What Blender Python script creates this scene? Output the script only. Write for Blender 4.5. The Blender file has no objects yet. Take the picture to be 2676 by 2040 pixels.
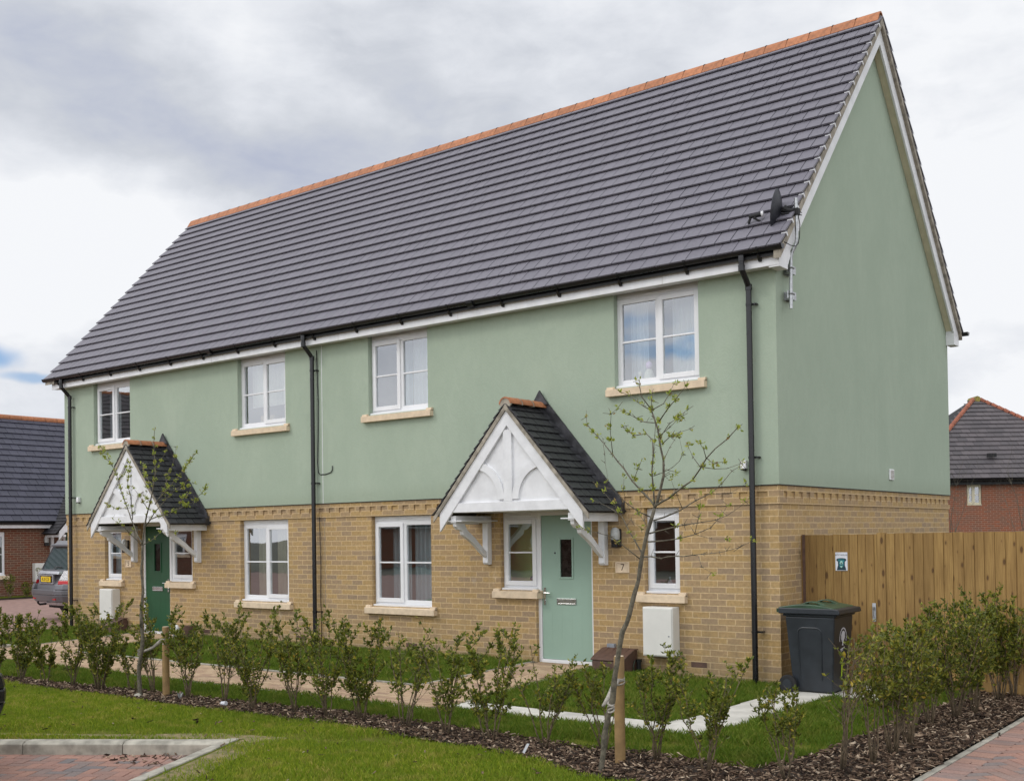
import bpy, bmesh, math, random
import numpy as np
from mathutils import Vector, Matrix
R=math.radians
random.seed(7); rng=np.random.default_rng(11)
scn=bpy.context.scene
col=scn.collection
# ---------------------------------------------------------------- camera
CAM=(5.2786,-11.8037,1.7805)
cd=bpy.data.cameras.new('camera'); cam=bpy.data.objects.new('camera',cd); col.objects.link(cam)
_r=Vector((0.790529,0.6122474,-0.01473194)); _u=Vector((0.02094285,-0.00298456,0.99977622)); _f=Vector((-0.61206642,0.79066062,0.01518159))
m=Matrix.Identity(4)
for i in range(3):
    m[i][0]=_r[i]; m[i][1]=_u[i]; m[i][2]=-_f[i]; m[i][3]=CAM[i]
cam.matrix_world=m
cd.sensor_width=36.0; cd.lens=2868.6/2676*36; cd.shift_y=332.9/2676
cd.clip_start=0.05; cd.clip_end=3000
scn.camera=cam
scn.render.resolution_x=1024; scn.render.resolution_y=780
scn.view_settings.view_transform='Standard'; scn.view_settings.look='None'
scn.view_settings.exposure=0.0; scn.view_settings.gamma=1.0
# ---------------------------------------------------------------- sun + sky
SUN_EL=R(40); SUN_DIR=Vector((-0.62,-0.785,0)).normalized()     # horizontal direction towards the sun
sl=bpy.data.lights.new('sun','SUN'); sl.energy=0.75; sl.angle=R(14); sl.color=(1.0,0.95,0.87)
so=bpy.data.objects.new('sun',sl); col.objects.link(so)
sv=Vector((SUN_DIR.x*math.cos(SUN_EL),SUN_DIR.y*math.cos(SUN_EL),math.sin(SUN_EL)))
so.rotation_euler=sv.to_track_quat('Z','Y').to_euler()
w=bpy.data.worlds.new('World'); scn.world=w; w.use_nodes=True
nt=w.node_tree; N=nt.nodes; LK=nt.links; N.clear()
def wn(t,**k):
    n=N.new(t)
    for a,b in k.items(): setattr(n,a,b)
    return n
sky=wn('ShaderNodeTexSky'); sky.sky_type='NISHITA'; sky.sun_disc=False
sky.sun_elevation=SUN_EL; sky.sun_rotation=math.atan2(SUN_DIR.x,SUN_DIR.y)
tc=wn('ShaderNodeTexCoord')
def wmath(op,a,b=None,clamp=False):
    n=wn('ShaderNodeMath',operation=op,use_clamp=clamp)
    for i,x in enumerate((a,b)):
        if x is None: continue
        if isinstance(x,(int,float)): n.inputs[i].default_value=x
        else: LK.new(x,n.inputs[i])
    return n.outputs[0]
def wnoise(scale,detail,rough,sx=1,sz=1,dist=0.0,off=(0,0,0)):
    mp=wn('ShaderNodeMapping'); mp.inputs['Scale'].default_value=(sx,sx,sz); mp.inputs['Location'].default_value=off
    LK.new(tc.outputs['Generated'],mp.inputs[0])
    n=wn('ShaderNodeTexNoise'); n.inputs['Scale'].default_value=scale; n.inputs['Detail'].default_value=detail
    n.inputs['Roughness'].default_value=rough; n.inputs['Distortion'].default_value=dist
    LK.new(mp.outputs[0],n.inputs[0]); return n
warp=wnoise(3.0,5,0.55)
vadd=wn('ShaderNodeVectorMath',operation='SUBTRACT'); LK.new(warp.outputs['Color'],vadd.inputs[0]); vadd.inputs[1].default_value=(.5,.5,.5)
vsc=wn('ShaderNodeVectorMath',operation='SCALE'); LK.new(vadd.outputs[0],vsc.inputs[0]); vsc.inputs['Scale'].default_value=0.16
vdir=wn('ShaderNodeVectorMath',operation='ADD'); LK.new(tc.outputs['Generated'],vdir.inputs[0]); LK.new(vsc.outputs[0],vdir.inputs[1])
def blob(d,radius,stretch=(1,1,1),soft=1.0):
    # a cloud bank around direction d
    s=wn('ShaderNodeVectorMath',operation='SUBTRACT'); LK.new(vdir.outputs[0],s.inputs[0]); s.inputs[1].default_value=d
    k=wn('ShaderNodeVectorMath',operation='MULTIPLY'); LK.new(s.outputs[0],k.inputs[0]); k.inputs[1].default_value=stretch
    l=wn('ShaderNodeVectorMath',operation='LENGTH'); LK.new(k.outputs[0],l.inputs[0])
    mr=wn('ShaderNodeMapRange',interpolation_type='SMOOTHSTEP'); LK.new(l.outputs['Value'],mr.inputs[0])
    mr.inputs[1].default_value=radius*(1-soft); mr.inputs[2].default_value=radius; mr.inputs[3].default_value=1; mr.inputs[4].default_value=0
    return mr.outputs[0]
n1=wnoise(2.2,9,0.52,1,2.2,0.3,(3.1,1.7,0.4)).outputs[0]
n2=wnoise(6.0,8,0.55,1,2.0,0.2,(0.3,5.2,1.4)).outputs[0]
# darkness of the clouds (0 = white, 1 = slate grey)
dk=wmath('MULTIPLY',wmath('SUBTRACT',n1,0.50),2.4)
dk=wmath('ADD',dk,wmath('MULTIPLY',wmath('SUBTRACT',n2,0.5),1.15))
n4=wnoise(15.0,8,0.6,1,2.2,0.5,(4.3,0.2,6.4)).outputs[0]
dk=wmath('ADD',wmath('ADD',dk,0.06),wmath('MULTIPLY',wmath('SUBTRACT',n4,0.5),0.5))
for d,r_,s_,a in [((-0.79,0.50,0.345),0.25,(1,1,2.6),0.60),((-0.735,0.60,0.315),0.15,(1,1,2.2),0.20),((-0.80,0.42,0.41),0.20,(1,1,1.8),0.45),
                  ((-0.58,0.74,0.36),0.42,(1,1,1.7),0.40),((-0.24,0.955,0.145),0.12,(1,1,1.8),0.50),
                  ((-0.83,0.50,0.235),0.16,(1,1,2.2),-0.50),((-0.20,0.91,0.35),0.30,(1,1,1.3),-0.20),((-0.87,0.46,0.19),0.09,(1,1,2.0),-0.3)]:
    dk=wmath('ADD',dk,wmath('MULTIPLY',blob(d,r_,s_),a))
ramp=wn('ShaderNodeValToRGB'); LK.new(dk,ramp.inputs[0])
e=ramp.color_ramp.elements
e[0].position=0.0; e[0].color=(0.90,0.915,0.945,1); e[1].position=1.0; e[1].color=(0.46,0.50,0.62,1)
x=e.new(0.3); x.color=(0.76,0.785,0.835,1); x=e.new(0.62); x.color=(0.60,0.63,0.69,1)
# gaps of blue between the clouds
n3=wnoise(3.4,7,0.55,1,3.0,0.2,(7.3,2.2,2.4)).outputs[0]
gap=wmath('MULTIPLY',wmath('SUBTRACT',n3,0.66),5.0,True)
behind=wn('ShaderNodeSeparateXYZ'); LK.new(tc.outputs['Generated'],behind.inputs[0])
bk=wmath('MULTIPLY',wmath('SUBTRACT',0.15,behind.outputs['Y']),4.0,True)
gap=wmath('MULTIPLY',gap,bk)
for d,r_,s_,a in [((-0.882,0.448,0.157),0.040,(1,1,2.6),0.85),((-0.865,0.480,0.141),0.032,(1,1,4.5),0.6),((-0.50,-0.848,0.166),0.17,(1,1,9.0),1.0),((-0.56,-0.81,0.19),0.09,(1,1,5.0),0.7),((-0.795,0.57,0.19),0.03,(1,1,2),0.35)]:
    gap=wmath('ADD',gap,wmath('MULTIPLY',blob(d,r_,s_,0.7),a))
fr=wn('ShaderNodeMapRange',interpolation_type='SMOOTHSTEP'); LK.new(wmath('ADD',wmath('MULTIPLY',n2,0.6),wmath('MULTIPLY',n4,0.4)),fr.inputs[0]); fr.inputs[1].default_value=.40; fr.inputs[2].default_value=.56; fr.inputs[3].default_value=.35; fr.inputs[4].default_value=1.0
gap=wmath('MULTIPLY',gap,fr.outputs[0])
gap=wmath('MINIMUM',gap,1.0); gap=wmath('MAXIMUM',gap,0.0)
lp=wn('ShaderNodeVectorMath',operation='MULTIPLY'); LK.new(sky.outputs[0],lp.inputs[0]); lp.inputs[1].default_value=(.50,.78,1.12)
bgS=wn('ShaderNodeBackground'); LK.new(lp.outputs[0],bgS.inputs[0]); bgS.inputs[1].default_value=0.12
bgC=wn('ShaderNodeBackground'); LK.new(ramp.outputs[0],bgC.inputs[0])
# unseen clouds behind the camera, roughly sunwards, brightened to light front, gable and panes
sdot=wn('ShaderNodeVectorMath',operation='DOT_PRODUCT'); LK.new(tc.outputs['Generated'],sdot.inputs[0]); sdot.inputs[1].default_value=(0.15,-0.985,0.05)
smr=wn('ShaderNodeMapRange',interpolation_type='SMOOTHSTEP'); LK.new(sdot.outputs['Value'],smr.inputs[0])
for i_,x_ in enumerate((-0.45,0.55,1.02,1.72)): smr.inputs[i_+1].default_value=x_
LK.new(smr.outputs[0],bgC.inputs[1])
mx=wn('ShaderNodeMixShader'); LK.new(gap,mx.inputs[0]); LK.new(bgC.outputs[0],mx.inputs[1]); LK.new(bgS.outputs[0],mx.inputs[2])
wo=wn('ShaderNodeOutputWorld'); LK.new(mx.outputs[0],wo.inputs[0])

# ================================================================ helpers
class MB:
    def __init__(s): s.v=[]; s.f=[]; s.r=[]; s.uv=None
    def quad(s,a,b,c,d,r=None):
        n=len(s.v); s.v+= [a,b,c,d]; s.f.append((n,n+1,n+2,n+3)); s.r.append(random.random() if r is None else r); return s
    def poly(s,pts,r=None):
        n=len(s.v); s.v+=list(pts); s.f.append(tuple(range(n,n+len(pts)))); s.r.append(random.random() if r is None else r); return s
    def hexa(s,p,r=None):   # p: 8 points, bottom 4 ccw then top 4
        n=len(s.v); s.v+=list(p); r=random.random() if r is None else r
        for q in ((3,2,1,0),(4,5,6,7),(0,1,5,4),(1,2,6,5),(2,3,7,6),(3,0,4,7)):
            s.f.append(tuple(n+i for i in q)); s.r.append(r)
        return s
    def box(s,x0,x1,y0,y1,z0,z1,r=None):
        x0,x1=min(x0,x1),max(x0,x1); y0,y1=min(y0,y1),max(y0,y1); z0,z1=min(z0,z1),max(z0,z1)
        return s.hexa([(x0,y0,z0),(x1,y0,z0),(x1,y1,z0),(x0,y1,z0),(x0,y0,z1),(x1,y0,z1),(x1,y1,z1),(x0,y1,z1)],r)
    def obox(s,c,ax,ay,az,r=None):  # centre + half axes
        c=Vector(c); ax=Vector(ax); ay=Vector(ay); az=Vector(az)
        P=[c-ax-ay-az,c+ax-ay-az,c+ax+ay-az,c-ax+ay-az,c-ax-ay+az,c+ax-ay+az,c+ax+ay+az,c-ax+ay+az]
        return s.hexa([tuple(q) for q in P],r)
    def prism(s,pts,fn0,fn1,r=None):  # pts 2d polygon; fn map (a,b)->3d at both ends
        r=random.random() if r is None else r
        A=[fn0(*p) for p in pts]; B=[fn1(*p) for p in pts]; n=len(s.v); k=len(pts); s.v+=A+B
        s.f.append(tuple(range(n+k-1,n-1,-1))); s.r.append(r); s.f.append(tuple(range(n+k,n+2*k))); s.r.append(r)
        for i in range(k):
            j=(i+1)%k; s.f.append((n+i,n+j,n+k+j,n+k+i)); s.r.append(r)
        return s
    def px(s,pts,x0,x1,r=None): return s.prism(pts,lambda a,b:(x0,a,b),lambda a,b:(x1,a,b),r)
    def py(s,pts,y0,y1,r=None): return s.prism(pts,lambda a,b:(a,y0,b),lambda a,b:(a,y1,b),r)
    def pz(s,pts,z0,z1,r=None): return s.prism(pts,lambda a,b:(a,b,z0),lambda a,b:(a,b,z1),r)
    def tube(s,pts,rad,seg=10,cap=True,r=None):
        pts=[Vector(p) for p in pts]; k=len(pts); rr=rad if isinstance(rad,(list,tuple)) else [rad]*k
        r=random.random() if r is None else r; base=len(s.v); up=None
        for i,p in enumerate(pts):
            t=(pts[min(i+1,k-1)]-pts[max(i-1,0)]).normalized()
            if up is None:
                up=Vector((0,0,1)) if abs(t.z)<.9 else Vector((1,0,0))
            a=t.cross(up).normalized(); b=a.cross(t).normalized(); up=b
            for j in range(seg):
                th=2*math.pi*j/seg; q=p+rr[i]*(math.cos(th)*a+math.sin(th)*b); s.v.append(tuple(q))
        for i in range(k-1):
            for j in range(seg):
                j2=(j+1)%seg; s.f.append((base+i*seg+j,base+i*seg+j2,base+(i+1)*seg+j2,base+(i+1)*seg+j)); s.r.append(r)
        if cap:
            s.f.append(tuple(base+j for j in range(seg-1,-1,-1))); s.r.append(r)
            s.f.append(tuple(base+(k-1)*seg+j for j in range(seg))); s.r.append(r)
        return s
    def build(s,name,mat,parent=None,loc=None,rot=None,smooth=False,bevel=0,fix=True):
        me=bpy.data.meshes.new(name); me.from_pydata([tuple(p) for p in s.v],[],s.f)
        at=me.attributes.new('rnd','FLOAT','FACE'); at.data.foreach_set('value',s.r)
        if s.uv: 
            ul=me.uv_layers.new(name='UVMap'); ul.data.foreach_set('uv',[c for p in s.uv for c in p])
        if fix:
            b=bmesh.new(); b.from_mesh(me); bmesh.ops.recalc_face_normals(b,faces=b.faces); b.to_mesh(me); b.free()
        me.materials.append(mat)
        if smooth:
            me.polygons.foreach_set('use_smooth',[True]*len(me.polygons))
            if smooth=='auto':
                me.polygons.foreach_set('use_smooth',[True]*len(me.polygons))
                try: me.set_sharp_from_angle(angle=R(38))
                except Exception: pass
        o=bpy.data.objects.new(name,me); col.objects.link(o)
        if parent is not None: o.parent=parent
        if loc is not None: o.location=loc
        if rot is not None: o.rotation_euler=rot
        if bevel:
            bm=o.modifiers.new('bevel','BEVEL'); bm.width=bevel; bm.segments=2; bm.limit_method='ANGLE'; bm.angle_limit=R(40)
        return o
def tag(o,label=None,cat=None,group=None,kind=None):
    if label: o['label']=label
    if cat: o['category']=cat
    if group: o['group']=group
    if kind: o['kind']=kind
    return o
def thing(name,label,cat,loc=(0,0,0),rotz=0,group=None):
    o=bpy.data.objects.new(name,None); col.objects.link(o); o.location=loc; o.rotation_euler=(0,0,rotz); o.empty_display_size=.1
    return tag(o,label,cat,group)
def copy_tree(o,parent=None):
    c=o.copy(); col.objects.link(c)
    if parent is not None: c.parent=parent
    for ch in list(o.children): copy_tree(ch,c)
    return c
def pip(x,y,poly):
    ins=False; n=len(poly)
    for i in range(n):
        x1,y1=poly[i]; x2,y2=poly[(i+1)%n]
        if (y1>y)!=(y2>y) and x<(x2-x1)*(y-y1)/(y2-y1)+x1: ins=not ins
    return ins
def pipv(X,Y,poly):
    ins=np.zeros(X.shape,bool); n=len(poly)
    for i in range(n):
        x1,y1=poly[i]; x2,y2=poly[(i+1)%n]
        if y1==y2: continue
        ins^=((y1>Y)!=(y2>Y))&(X<(x2-x1)*(Y-y1)/(y2-y1)+x1)
    return ins
def gz(x,y):
    a=min(1,max(0,(y+2.2)/2.2)); b=min(1,max(0,(-x-.5)/2.0)); c=min(1,max(0,(x+17)/2.0))
    return 0.07*a*b*c
def sheet(name,poly,z,mat,kind='structure',step=0.5,follow=True,thick=0.0):
    b=bmesh.new(); vs=[b.verts.new((x,y,0)) for x,y in poly]; b.faces.new(vs)
    xs=[p[0] for p in poly]; ys=[p[1] for p in poly]
    if follow:
        for c,k,lo,hi in ((0,xs,min(xs),max(xs)),(1,ys,min(ys),max(ys))):
            t=math.ceil(lo/step)*step
            while t<hi:
                if abs(t)<22:
                    co=[0,0,0]; co[c]=t; no=[0,0,0]; no[c]=1
                    bmesh.ops.bisect_plane(b,geom=b.verts[:]+b.edges[:]+b.faces[:],plane_co=co,plane_no=no)
                t+=step
    for v in b.verts: v.co.z=z+(gz(v.co.x,v.co.y) if follow else 0)
    bmesh.ops.recalc_face_normals(b,faces=b.faces)
    if sum(f.normal.z for f in b.faces)<0: bmesh.ops.reverse_faces(b,faces=b.faces)
    if thick:
        g=bmesh.ops.extrude_face_region(b,geom=b.faces[:])
        for v in [q for q in g['geom'] if isinstance(q,bmesh.types.BMVert)]: v.co.z-=thick
        bmesh.ops.recalc_face_normals(b,faces=b.faces)
    me=bpy.data.meshes.new(name); b.to_mesh(me); b.free(); me.materials.append(mat)
    o=bpy.data.objects.new(name,me); col.objects.link(o)
    if kind: o['kind']=kind
    return o
# ---------------------------------------------------------------- materials
class S:   # small shader-node helper
    def __init__(s,name):
        s.m=bpy.data.materials.new(name); s.m.use_nodes=True; s.t=s.m.node_tree; s.t.nodes.clear()
        s.out=s.t.nodes.new('ShaderNodeOutputMaterial'); s.b=s.t.nodes.new('ShaderNodeBsdfPrincipled'); s.t.links.new(s.b.outputs[0],s.out.inputs[0])
    def n(s,t,**k):
        q=s.t.nodes.new(t)
        for a,b in k.items(): setattr(q,a,b)
        return q
    def l(s,a,b): s.t.links.new(a,b)
    def _in(s,i,x):
        if isinstance(x,(int,float)): i.default_value=x
        elif isinstance(x,tuple): i.default_value=x if len(x)==len(i.default_value) else (*x,1)
        else: s.l(x,i)
    def math(s,op,a,b=None,clamp=False,c=None):
        q=s.n('ShaderNodeMath',operation=op,use_clamp=clamp); s._in(q.inputs[0],a)
        if b is not None: s._in(q.inputs[1],b)
        if c is not None: s._in(q.inputs[2],c)
        return q.outputs[0]
    def coord(s,kind='Object'): return s.n('ShaderNodeTexCoord').outputs[kind]
    def mapv(s,v,scale=(1,1,1),loc=(0,0,0),rot=(0,0,0)):
        q=s.n('ShaderNodeMapping'); s.l(v,q.inputs[0]); q.inputs['Scale'].default_value=scale; q.inputs['Location'].default_value=loc; q.inputs['Rotation'].default_value=rot; return q.outputs[0]
    def noise(s,v,scale,detail=4,rough=.55,dist=0):
        q=s.n('ShaderNodeTexNoise'); s.l(v,q.inputs[0]); q.inputs['Scale'].default_value=scale; q.inputs['Detail'].default_value=detail; q.inputs['Roughness'].default_value=rough; q.inputs['Distortion'].default_value=dist; return q.outputs[0]
    def mix(s,f,a,b,mode='MIX'):
        q=s.n('ShaderNodeMix',data_type='RGBA',blend_type=mode); s._in(q.inputs[0],f); s._in(q.inputs[6],a); s._in(q.inputs[7],b); return q.outputs[2]
    def ramp(s,f,stops,interp='LINEAR'):
        q=s.n('ShaderNodeValToRGB'); s.l(f,q.inputs[0]); e=q.color_ramp.elements; q.color_ramp.interpolation=interp
        e[0].position=stops[0][0]; e[0].color=(*stops[0][1],1); e[1].position=stops[-1][0]; e[1].color=(*stops[-1][1],1)
        for p,c in stops[1:-1]: x=e.new(p); x.color=(*c,1)
        return q.outputs[0]
    def rng(s,f,a,b,c=0,d=1):
        q=s.n('ShaderNodeMapRange',interpolation_type='SMOOTHSTEP'); s.l(f,q.inputs[0])
        for i,x in enumerate((a,b,c,d)): q.inputs[i+1].default_value=x
        return q.outputs[0]
    def attr(s,name='rnd'): q=s.n('ShaderNodeAttribute',attribute_name=name); return q.outputs['Fac']
    def bump(s,h,st=.3,dist=.01,nrm=None):
        q=s.n('ShaderNodeBump'); s.l(h,q.inputs['Height']); q.inputs['Strength'].default_value=st; q.inputs['Distance'].default_value=dist
        if nrm is not None: s.l(nrm,q.inputs['Normal'])
        return q.outputs[0]
    def set(s,**k):
        mp=dict(base='Base Color',rough='Roughness',metal='Metallic',normal='Normal',spec='Specular IOR Level',coat='Coat Weight',alpha='Alpha',trans='Transmission Weight',emis='Emission Color',emstr='Emission Strength')
        for a,b in k.items(): s._in(s.b.inputs[mp[a]],b)
        return s.m
def simple(name,c,rough=.5,metal=0,var=.12,scale=8,bump=0,bs=60,bd=.003,use_rnd=0,c2=None,spec=.5,detail=5):
    s=S(name); v=s.coord(); n=s.noise(v,scale,detail)
    dark=tuple(x*(1-var*1.6) for x in c) if c2 is None else c2
    lite=tuple(min(1,x*(1+var)) for x in c)
    cc=s.mix(s.rng(n,.3,.7),dark,lite)
    if use_rnd:
        cc=s.mix(s.math('MULTIPLY',s.attr(),use_rnd),cc,(0,0,0))
    a=dict(base=cc,rough=s.math('ADD',s.math('MULTIPLY',n,.15),rough-.075),metal=metal,spec=spec)
    if bump: a['normal']=s.bump(s.noise(v,bs,6,.6),bump,bd)
    return s.set(**a)
def brickmat(name,stops,mortar,L=.225,H=.075,gap=.010,var=.5,bump=.6,stain=.15,mortar_var=.8,dirt=False):
    s=S(name); uv=s.n('ShaderNodeUVMap').outputs[0]; sp=s.n('ShaderNodeSeparateXYZ'); s.l(uv,sp.inputs[0])
    wob=s.noise(uv,9,3); wob=s.math('MULTIPLY',s.math('SUBTRACT',wob,.5),.006)
    u=s.math('ADD',sp.outputs[0],wob); v=s.math('ADD',sp.outputs[1],wob)
    rv=s.math('DIVIDE',v,H); row=s.math('FLOOR',rv); fv=s.math('FRACT',rv)
    ru=s.math('ADD',s.math('DIVIDE',u,L),s.math('MULTIPLY',s.math('FLOORED_MODULO',row,2.0),.5)); cl=s.math('FLOOR',ru); fu=s.math('FRACT',ru)
    du=s.math('MULTIPLY',s.math('MINIMUM',fu,s.math('SUBTRACT',1.0,fu)),L); dv=s.math('MULTIPLY',s.math('MINIMUM',fv,s.math('SUBTRACT',1.0,fv)),H)
    d=s.math('MINIMUM',du,dv)
    rag=s.math('MULTIPLY',s.math('SUBTRACT',s.noise(uv,45,3),.5),.006)
    d=s.math('ADD',d,rag)
    brick=s.rng(d,gap*.5-.001,gap*.5+.0025)
    cv=s.n('ShaderNodeCombineXYZ'); s.l(cl,cv.inputs[0]); s.l(row,cv.inputs[1])
    wnz=s.n('ShaderNodeTexWhiteNoise',noise_dimensions='2D'); s.l(cv.outputs[0],wnz.inputs[0])
    bc=s.ramp(wnz.outputs['Value'],stops)
    inner=s.noise(uv,28,6,.6); big=s.noise(uv,.9,4,.6)
    bc=s.mix(.55,bc,s.mix(s.rng(inner,.25,.75),(.62,.61,.58),(1.22,1.20,1.12)),'MULTIPLY')
    # blurred darker hearts/edges like stock bricks
    edge=s.rng(s.math('ADD',d,s.math('MULTIPLY',inner,.01)),.006,.022)
    bc=s.mix(s.math('MULTIPLY',s.math('MULTIPLY',edge,wnz.outputs['Value']),var*.6),bc,(.27,.21,.15))
    bc=s.mix(s.math('MULTIPLY',s.rng(big,.35,.75),stain),bc,(.16,.13,.10))
    mc=s.mix(s.rng(inner,.3,.7),tuple(x*mortar_var for x in mortar),mortar)
    c=s.mix(brick,mc,bc)
    if dirt:
        spl=s.rng(s.math('ADD',sp.outputs[1],s.math('MULTIPLY',inner,.12)),.42,.08); c=s.mix(s.math('MULTIPLY',spl,.38),c,(.15,.125,.08))
        salt=s.noise(s.mapv(uv,(1,.6,1),(7,3,0)),2.6,7,.7); c=s.mix(s.math('MULTIPLY',s.rng(salt,.60,.74),.30),c,(.60,.56,.50))
        grime=s.noise(s.mapv(uv,(1.3,.5,1),(1,9,0)),1.7,6,.65); c=s.mix(s.math('MULTIPLY',s.rng(grime,.52,.75),.32),c,(.17,.14,.105))
    h=s.math('ADD',brick,s.math('MULTIPLY',s.noise(uv,90,5,.65),.35)); h=s.math('ADD',h,s.math('MULTIPLY',wnz.outputs['Value'],.25))
    return s.set(base=c,rough=.88,normal=s.bump(h,bump,.006),spec=.25)
M={}
M['brick']=brickmat('buff_brick',[(0,(.43,.29,.132)),(.25,(.48,.325,.146)),(.5,(.45,.305,.152)),(.75,(.415,.285,.158)),(.95,(.39,.275,.165)),(1,(.35,.25,.16))],(.61,.45,.26),bump=.4,dirt=True)
M['redbrick']=brickmat('red_brick',[(0,(.17,.05,.028)),(.5,(.13,.038,.022)),(1,(.095,.03,.02))],(.36,.27,.19),stain=.1)
M['redbrick2']=brickmat('orange_red_brick',[(0,(.31,.095,.048)),(.5,(.25,.072,.038)),(1,(.19,.056,.034))],(.40,.30,.22),stain=.12)
def rendermat():
    s=S('green_render'); v=s.coord()
    big=s.noise(s.mapv(v,(1,1,.55)),1.1,6,.6,.6); mid=s.noise(s.mapv(v,(1,1,.5)),6,7,.65,1.4); fine=s.noise(v,55,6,.7)
    c=s.mix(s.rng(big,.32,.72),(.35,.42,.33),(.385,.455,.36)); c=s.mix(s.math('MULTIPLY',s.rng(mid,.35,.7),.38),c,(.325,.395,.31))
    sp=s.n('ShaderNodeSeparateXYZ'); s.l(v,sp.inputs[0])
    drip=s.noise(s.mapv(v,(5,5,.25)),2,5,.6)
    c=s.mix(s.math('MULTIPLY',s.rng(drip,.58,.8),.20),c,(.29,.33,.265))
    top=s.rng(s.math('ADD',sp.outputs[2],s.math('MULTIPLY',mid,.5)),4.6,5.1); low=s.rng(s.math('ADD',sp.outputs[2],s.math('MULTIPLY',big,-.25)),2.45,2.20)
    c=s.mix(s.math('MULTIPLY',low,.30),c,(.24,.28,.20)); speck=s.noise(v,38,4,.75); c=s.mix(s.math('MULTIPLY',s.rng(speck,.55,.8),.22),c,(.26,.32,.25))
    c=s.mix(s.math('MULTIPLY',s.rng(fine,.35,.65),.10),c,(.50,.58,.47))
    h=s.math('ADD',s.math('MULTIPLY',fine,.8),s.math('MULTIPLY',mid,1.5))
    return s.set(base=c,rough=.93,normal=s.bump(h,.6,.006),spec=.2)
M['render']=rendermat()
def tilemat(name,c1,c2,c3,rough=.48,lich=0):
    s=S(name); v=s.coord(); a=s.attr()
    c=s.ramp(a,[(0,c1),(.5,c2),(1,c3)]); n=s.noise(v,30,6,.6); big=s.noise(v,1.3,4)
    streak=s.noise(s.mapv(v,(12,1.5,1.5)),5,5,.6)
    c=s.mix(.4,c,s.mix(s.rng(n,.25,.75),(.70,.70,.71),(1.25,1.25,1.25)),'MULTIPLY')
    c=s.mix(s.math('MULTIPLY',s.rng(big,.4,.7),.12),c,tuple(x*.6 for x in c2))
    if lich: c=s.mix(s.math('MULTIPLY',s.rng(streak,.55,.7),.55),c,tuple(x*.4 for x in c2))
    return s.set(base=c,rough=s.math('ADD',s.math('MULTIPLY',n,.2),rough-.1),normal=s.bump(s.noise(v,120,5,.6),.25,.003),spec=.5)
M['tile']=tilemat('slate_grey_tile',(.170,.162,.190),(.162,.154,.182),(.152,.145,.172),.58)
M['tile_dark']=tilemat('charcoal_tile',(.036,.035,.040),(.028,.027,.031),(.021,.021,.025),.52)
M['tile_blue']=tilemat('blue_grey_tile',(.060,.060,.088),(.050,.050,.074),(.040,.041,.062),.45)
M['tile_old']=tilemat('weathered_tile',(.115,.10,.105),(.095,.083,.088),(.075,.067,.072),.7,lich=1)
M['terra']=simple('terracotta',(.45,.180,.082),.75,var=.16,scale=14,bump=.2,use_rnd=.25)
M['terra_old']=simple('old_terracotta',(.34,.115,.065),.8,var=.2,scale=10,bump=.2,use_rnd=.25)
M['white']=simple('white_upvc',(.78,.785,.80),.30,var=.02,scale=3)
M['paint']=simple('white_painted_timber',(.75,.755,.77),.42,var=.055,scale=5,bump=.05,bs=30)
M['cream']=simple('cream_paint',(.66,.60,.44),.5,var=.05)
M['stone']=simple('cast_stone',(.70,.56,.40),.85,var=.07,scale=11,bump=.12,bs=90)
M['mortar']=simple('verge_mortar',(.33,.295,.24),.92,var=.25,scale=9,bump=.3,bs=70)
M['black']=simple('black_pvc',(.010,.010,.012),.28,var=.1,scale=5)
M['lead']=simple('lead_flashing',(.055,.055,.062),.5,metal=.2,var=.35,scale=9,bump=.15,bs=20)
M['galv']=simple('galvanised_steel',(.44,.45,.46),.38,metal=.85,var=.15,scale=30)
M['chrome']=simple('satin_chrome',(.62,.62,.62),.22,metal=.95,var=.05)
M['dish']=simple('grey_dish_mesh',(.032,.034,.042),.4,metal=.3,var=.2,scale=60)
M['meterwhite']=simple('meter_box_plastic',(.72,.71,.67),.45,var=.03,scale=4)
M['brownplastic']=simple('brown_plastic',(.105,.058,.042),.6,var=.15,scale=20,bump=.1)
M['greyplastic2']=simple('zinc_plate',(.50,.52,.56),.4,metal=.2,var=.1)
M['greyplastic']=simple('grey_plastic',(.24,.26,.29),.5,var=.1)
M['concrete']=simple('concrete_kerb',(.43,.405,.34),.9,var=.22,scale=7,bump=.25,bs=110,use_rnd=.12)
M['slab']=simple('pale_slab',(.58,.56,.51),.85,var=.10,scale=4,bump=.12,bs=60,use_rnd=.08)
M['soil']=simple('dark_soil',(.045,.030,.020),.95,var=.4,scale=18,bump=.7,bs=40,bd=.03)
M['bark_grey']=simple('tree_bark',(.125,.110,.080),.8,var=.3,scale=35,bump=.35,bs=80)
M['twig']=simple('shrub_stem',(.17,.125,.075),.8,var=.3,scale=30,use_rnd=.35)
M['stake']=simple('pine_stake',(.30,.19,.080),.75,var=.16,scale=9,bump=.15,bs=50)
M['strap']=simple('pale_webbing',(.36,.33,.29),.8,var=.2,scale=40,bump=.2)
M['rubber']=simple('rubber',(.012,.012,.013),.75,var=.2)
M['bin']=simple('bin_plastic',(.022,.027,.034),.42,var=.15,scale=6,bump=.06,bs=150)
M['binlid']=simple('green_lid_plastic',(.035,.075,.040),.38,var=.2,scale=7)
M['door_sage']=simple('sage_door_skin',(.285,.41,.335),.45,var=.02,scale=3,bump=.06,bs=70)
M['door_green']=simple('dark_green_door_skin',(.010,.075,.028),.35,var=.08,scale=3,bump=.06,bs=70)
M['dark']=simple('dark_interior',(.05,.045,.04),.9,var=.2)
M['plasterin']=simple('interior_plaster',(.32,.29,.25),.9,var=.05)
M['lampglass']=simple('lamp_diffuser',(.42,.43,.42),.25,var=.1,scale=20)
M['logo']=simple('white_print',(.55,.55,.60),.6,var=.03)
M['lime']=simple('lime_sticker',(.42,.62,.02),.5,var=.03)
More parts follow.
